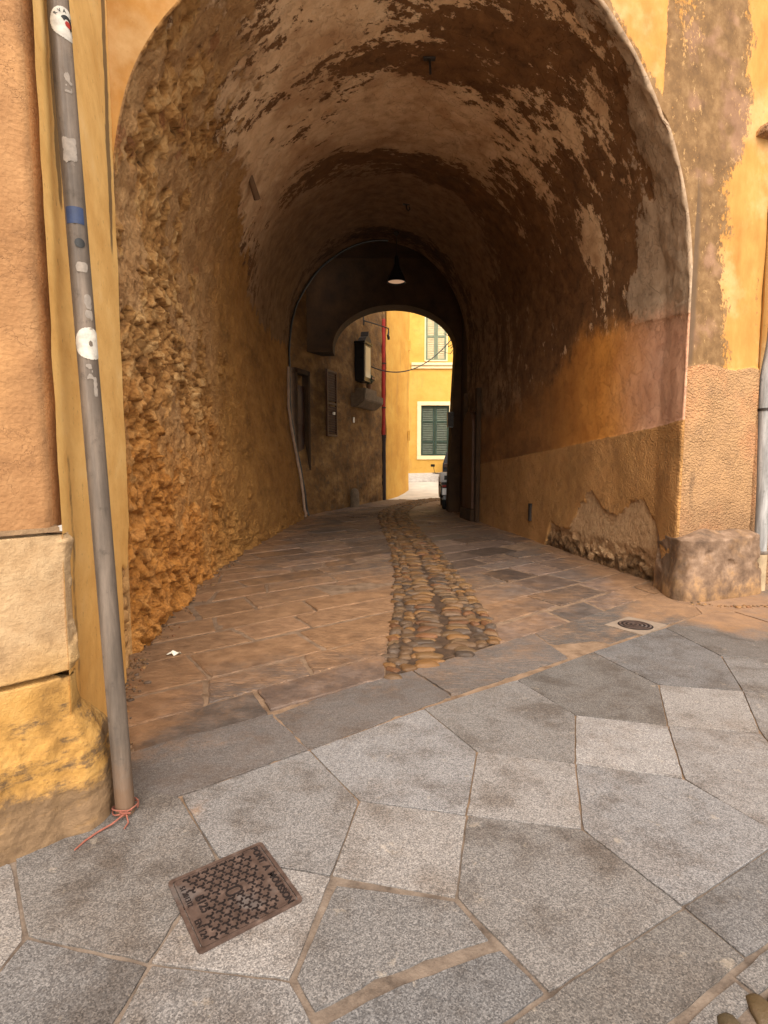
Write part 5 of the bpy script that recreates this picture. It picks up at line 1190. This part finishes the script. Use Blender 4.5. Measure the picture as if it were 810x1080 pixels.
for sx_ in (-1, 1):
    for yy in (.75, 3.25):
        mb = MB(); M = Matrix.Rotation(PI/2, 4, 'Y'); mb.lathe([(.2, -.09), (.29, -.1), (.31, -.06), (.31, .06), (.29, .1), (.2, .09), (.2, -.09)], 32, (sx_*.76, yy, .31), M); wh = mb.build('wheel', M_TYRE, car, True)
        mb = MB(); mb.lathe([(.02, .06), (.19, .075), (.2, .09), (.2, -.09), (.02, -.06)], 24, (sx_*.76, yy, .31), M); mb.build('rim', M_CHR, wh, True)

# ------------------------------------------------------------------ litter
lt = []
gxy = [(.01, 0), (.03, .012), (.05, .004), (.07, .018), (.085, .012), (.08, .035), (.055, .03), (.03, .036), (.008, .024)]
vs = [(x-.045, y-.018, .012+.012*math.sin(i*2.1)) for i, (x, y) in enumerate(gxy)]; vs = vs+[(x, y, z-.004) for x, y, z in vs]; n = len(gxy)
M_SCRAP = simple('crumpled_white_paper', (.75, .72, .6), .8, 0, .1)
o = mobj('paper_scrap', vs, [tuple(range(n)), tuple(range(2*n-1, n-1, -1))]+[(k, n+k, n+(k+1) % n, (k+1) % n) for k in range(n)], M_SCRAP, None, False); o.location = (-1.62, 4.12, .004); o.scale = (1.3, 1.6, 1.2); tag(o, 'crumpled white paper scrap on the dusty slabs by the rubble wall', 'litter')
# crumbs of plaster along the foot of the walls
items = []
for i in range(420):
    m_ = random.random()
    if m_ < .45: t = random.random(); b = c1+(A-c1)*t; p = b+sn*abs(random.gauss(.04, .05)); z = .004
    elif m_ < .75: t = random.random()*4; yv = 4.14+t; p = np.array([np.interp(yv, Lp[:, 1], Lp[:, 0])+abs(random.gauss(.03, .08)), yv])
    else: a = random.uniform(-2.6, -.7); p = np.array([3.72+.72*math.cos(a), 6.2+.66*math.sin(a)])+np.array([random.gauss(0, .05), -abs(random.gauss(0, .05))])
    s = abs(random.gauss(.0, .006))+.003; items.append((p[0], p[1], .004, s*1.5, s, s*.8, random.random()*6, False))
pv, pf, pc = pebbles(items); o = mobj('plaster_crumbs', pv, pf, M_PEB, None, True, dict(pcol=np.clip(pc*1.5, 0, .7))); tag(o, kind='stuff', label='plaster crumbs and grit along the foot of the walls', cat='grit')

# ------------------------------------------------------------------ daylight
w = bpy.data.worlds.new('World'); scene.world = w; w.use_nodes = True; nt = w.node_tree; nt.nodes.clear()
SUN_EL, SUN_AZ = math.radians(50), math.radians(176)        # azimuth measured from +Y clockwise
sky = nt.nodes.new('ShaderNodeTexSky'); sky.sky_type = 'NISHITA'; sky.sun_disc = False; sky.sun_elevation = SUN_EL; sky.sun_rotation = SUN_AZ; sky.dust_density = 6; sky.air_density = 1; sky.ozone_density = .5
hs = nt.nodes.new('ShaderNodeHueSaturation'); hs.inputs['Saturation'].default_value = .25
bg = nt.nodes.new('ShaderNodeBackground'); bg.inputs['Strength'].default_value = .07; wo = nt.nodes.new('ShaderNodeOutputWorld')
nt.links.new(sky.outputs[0], hs.inputs['Color']); nt.links.new(hs.outputs[0], bg.inputs[0]); nt.links.new(bg.outputs[0], wo.inputs[0])
sun = bpy.data.lights.new('sun', 'SUN'); sun.energy = 1.5; sun.angle = math.radians(105); sun.color = (1, .86, .69)
so = bpy.data.objects.new('sun', sun); link(so); dirv = Vector((math.sin(SUN_AZ)*math.cos(SUN_EL), math.cos(SUN_AZ)*math.cos(SUN_EL), math.sin(SUN_EL)))
so.rotation_euler = (-dirv).to_track_quat('-Z', 'Y').to_euler(); so.location = dirv*30
scene.view_settings.view_transform = 'Standard'; scene.view_settings.look = 'None'; scene.view_settings.gamma = 1; scene.view_settings.exposure = 1.9
scene.render.engine = 'CYCLES'; scene.cycles.max_bounces = 14; scene.cycles.diffuse_bounces = 6; scene.cycles.use_denoising = True; scene.cycles.sample_clamp_indirect = 8
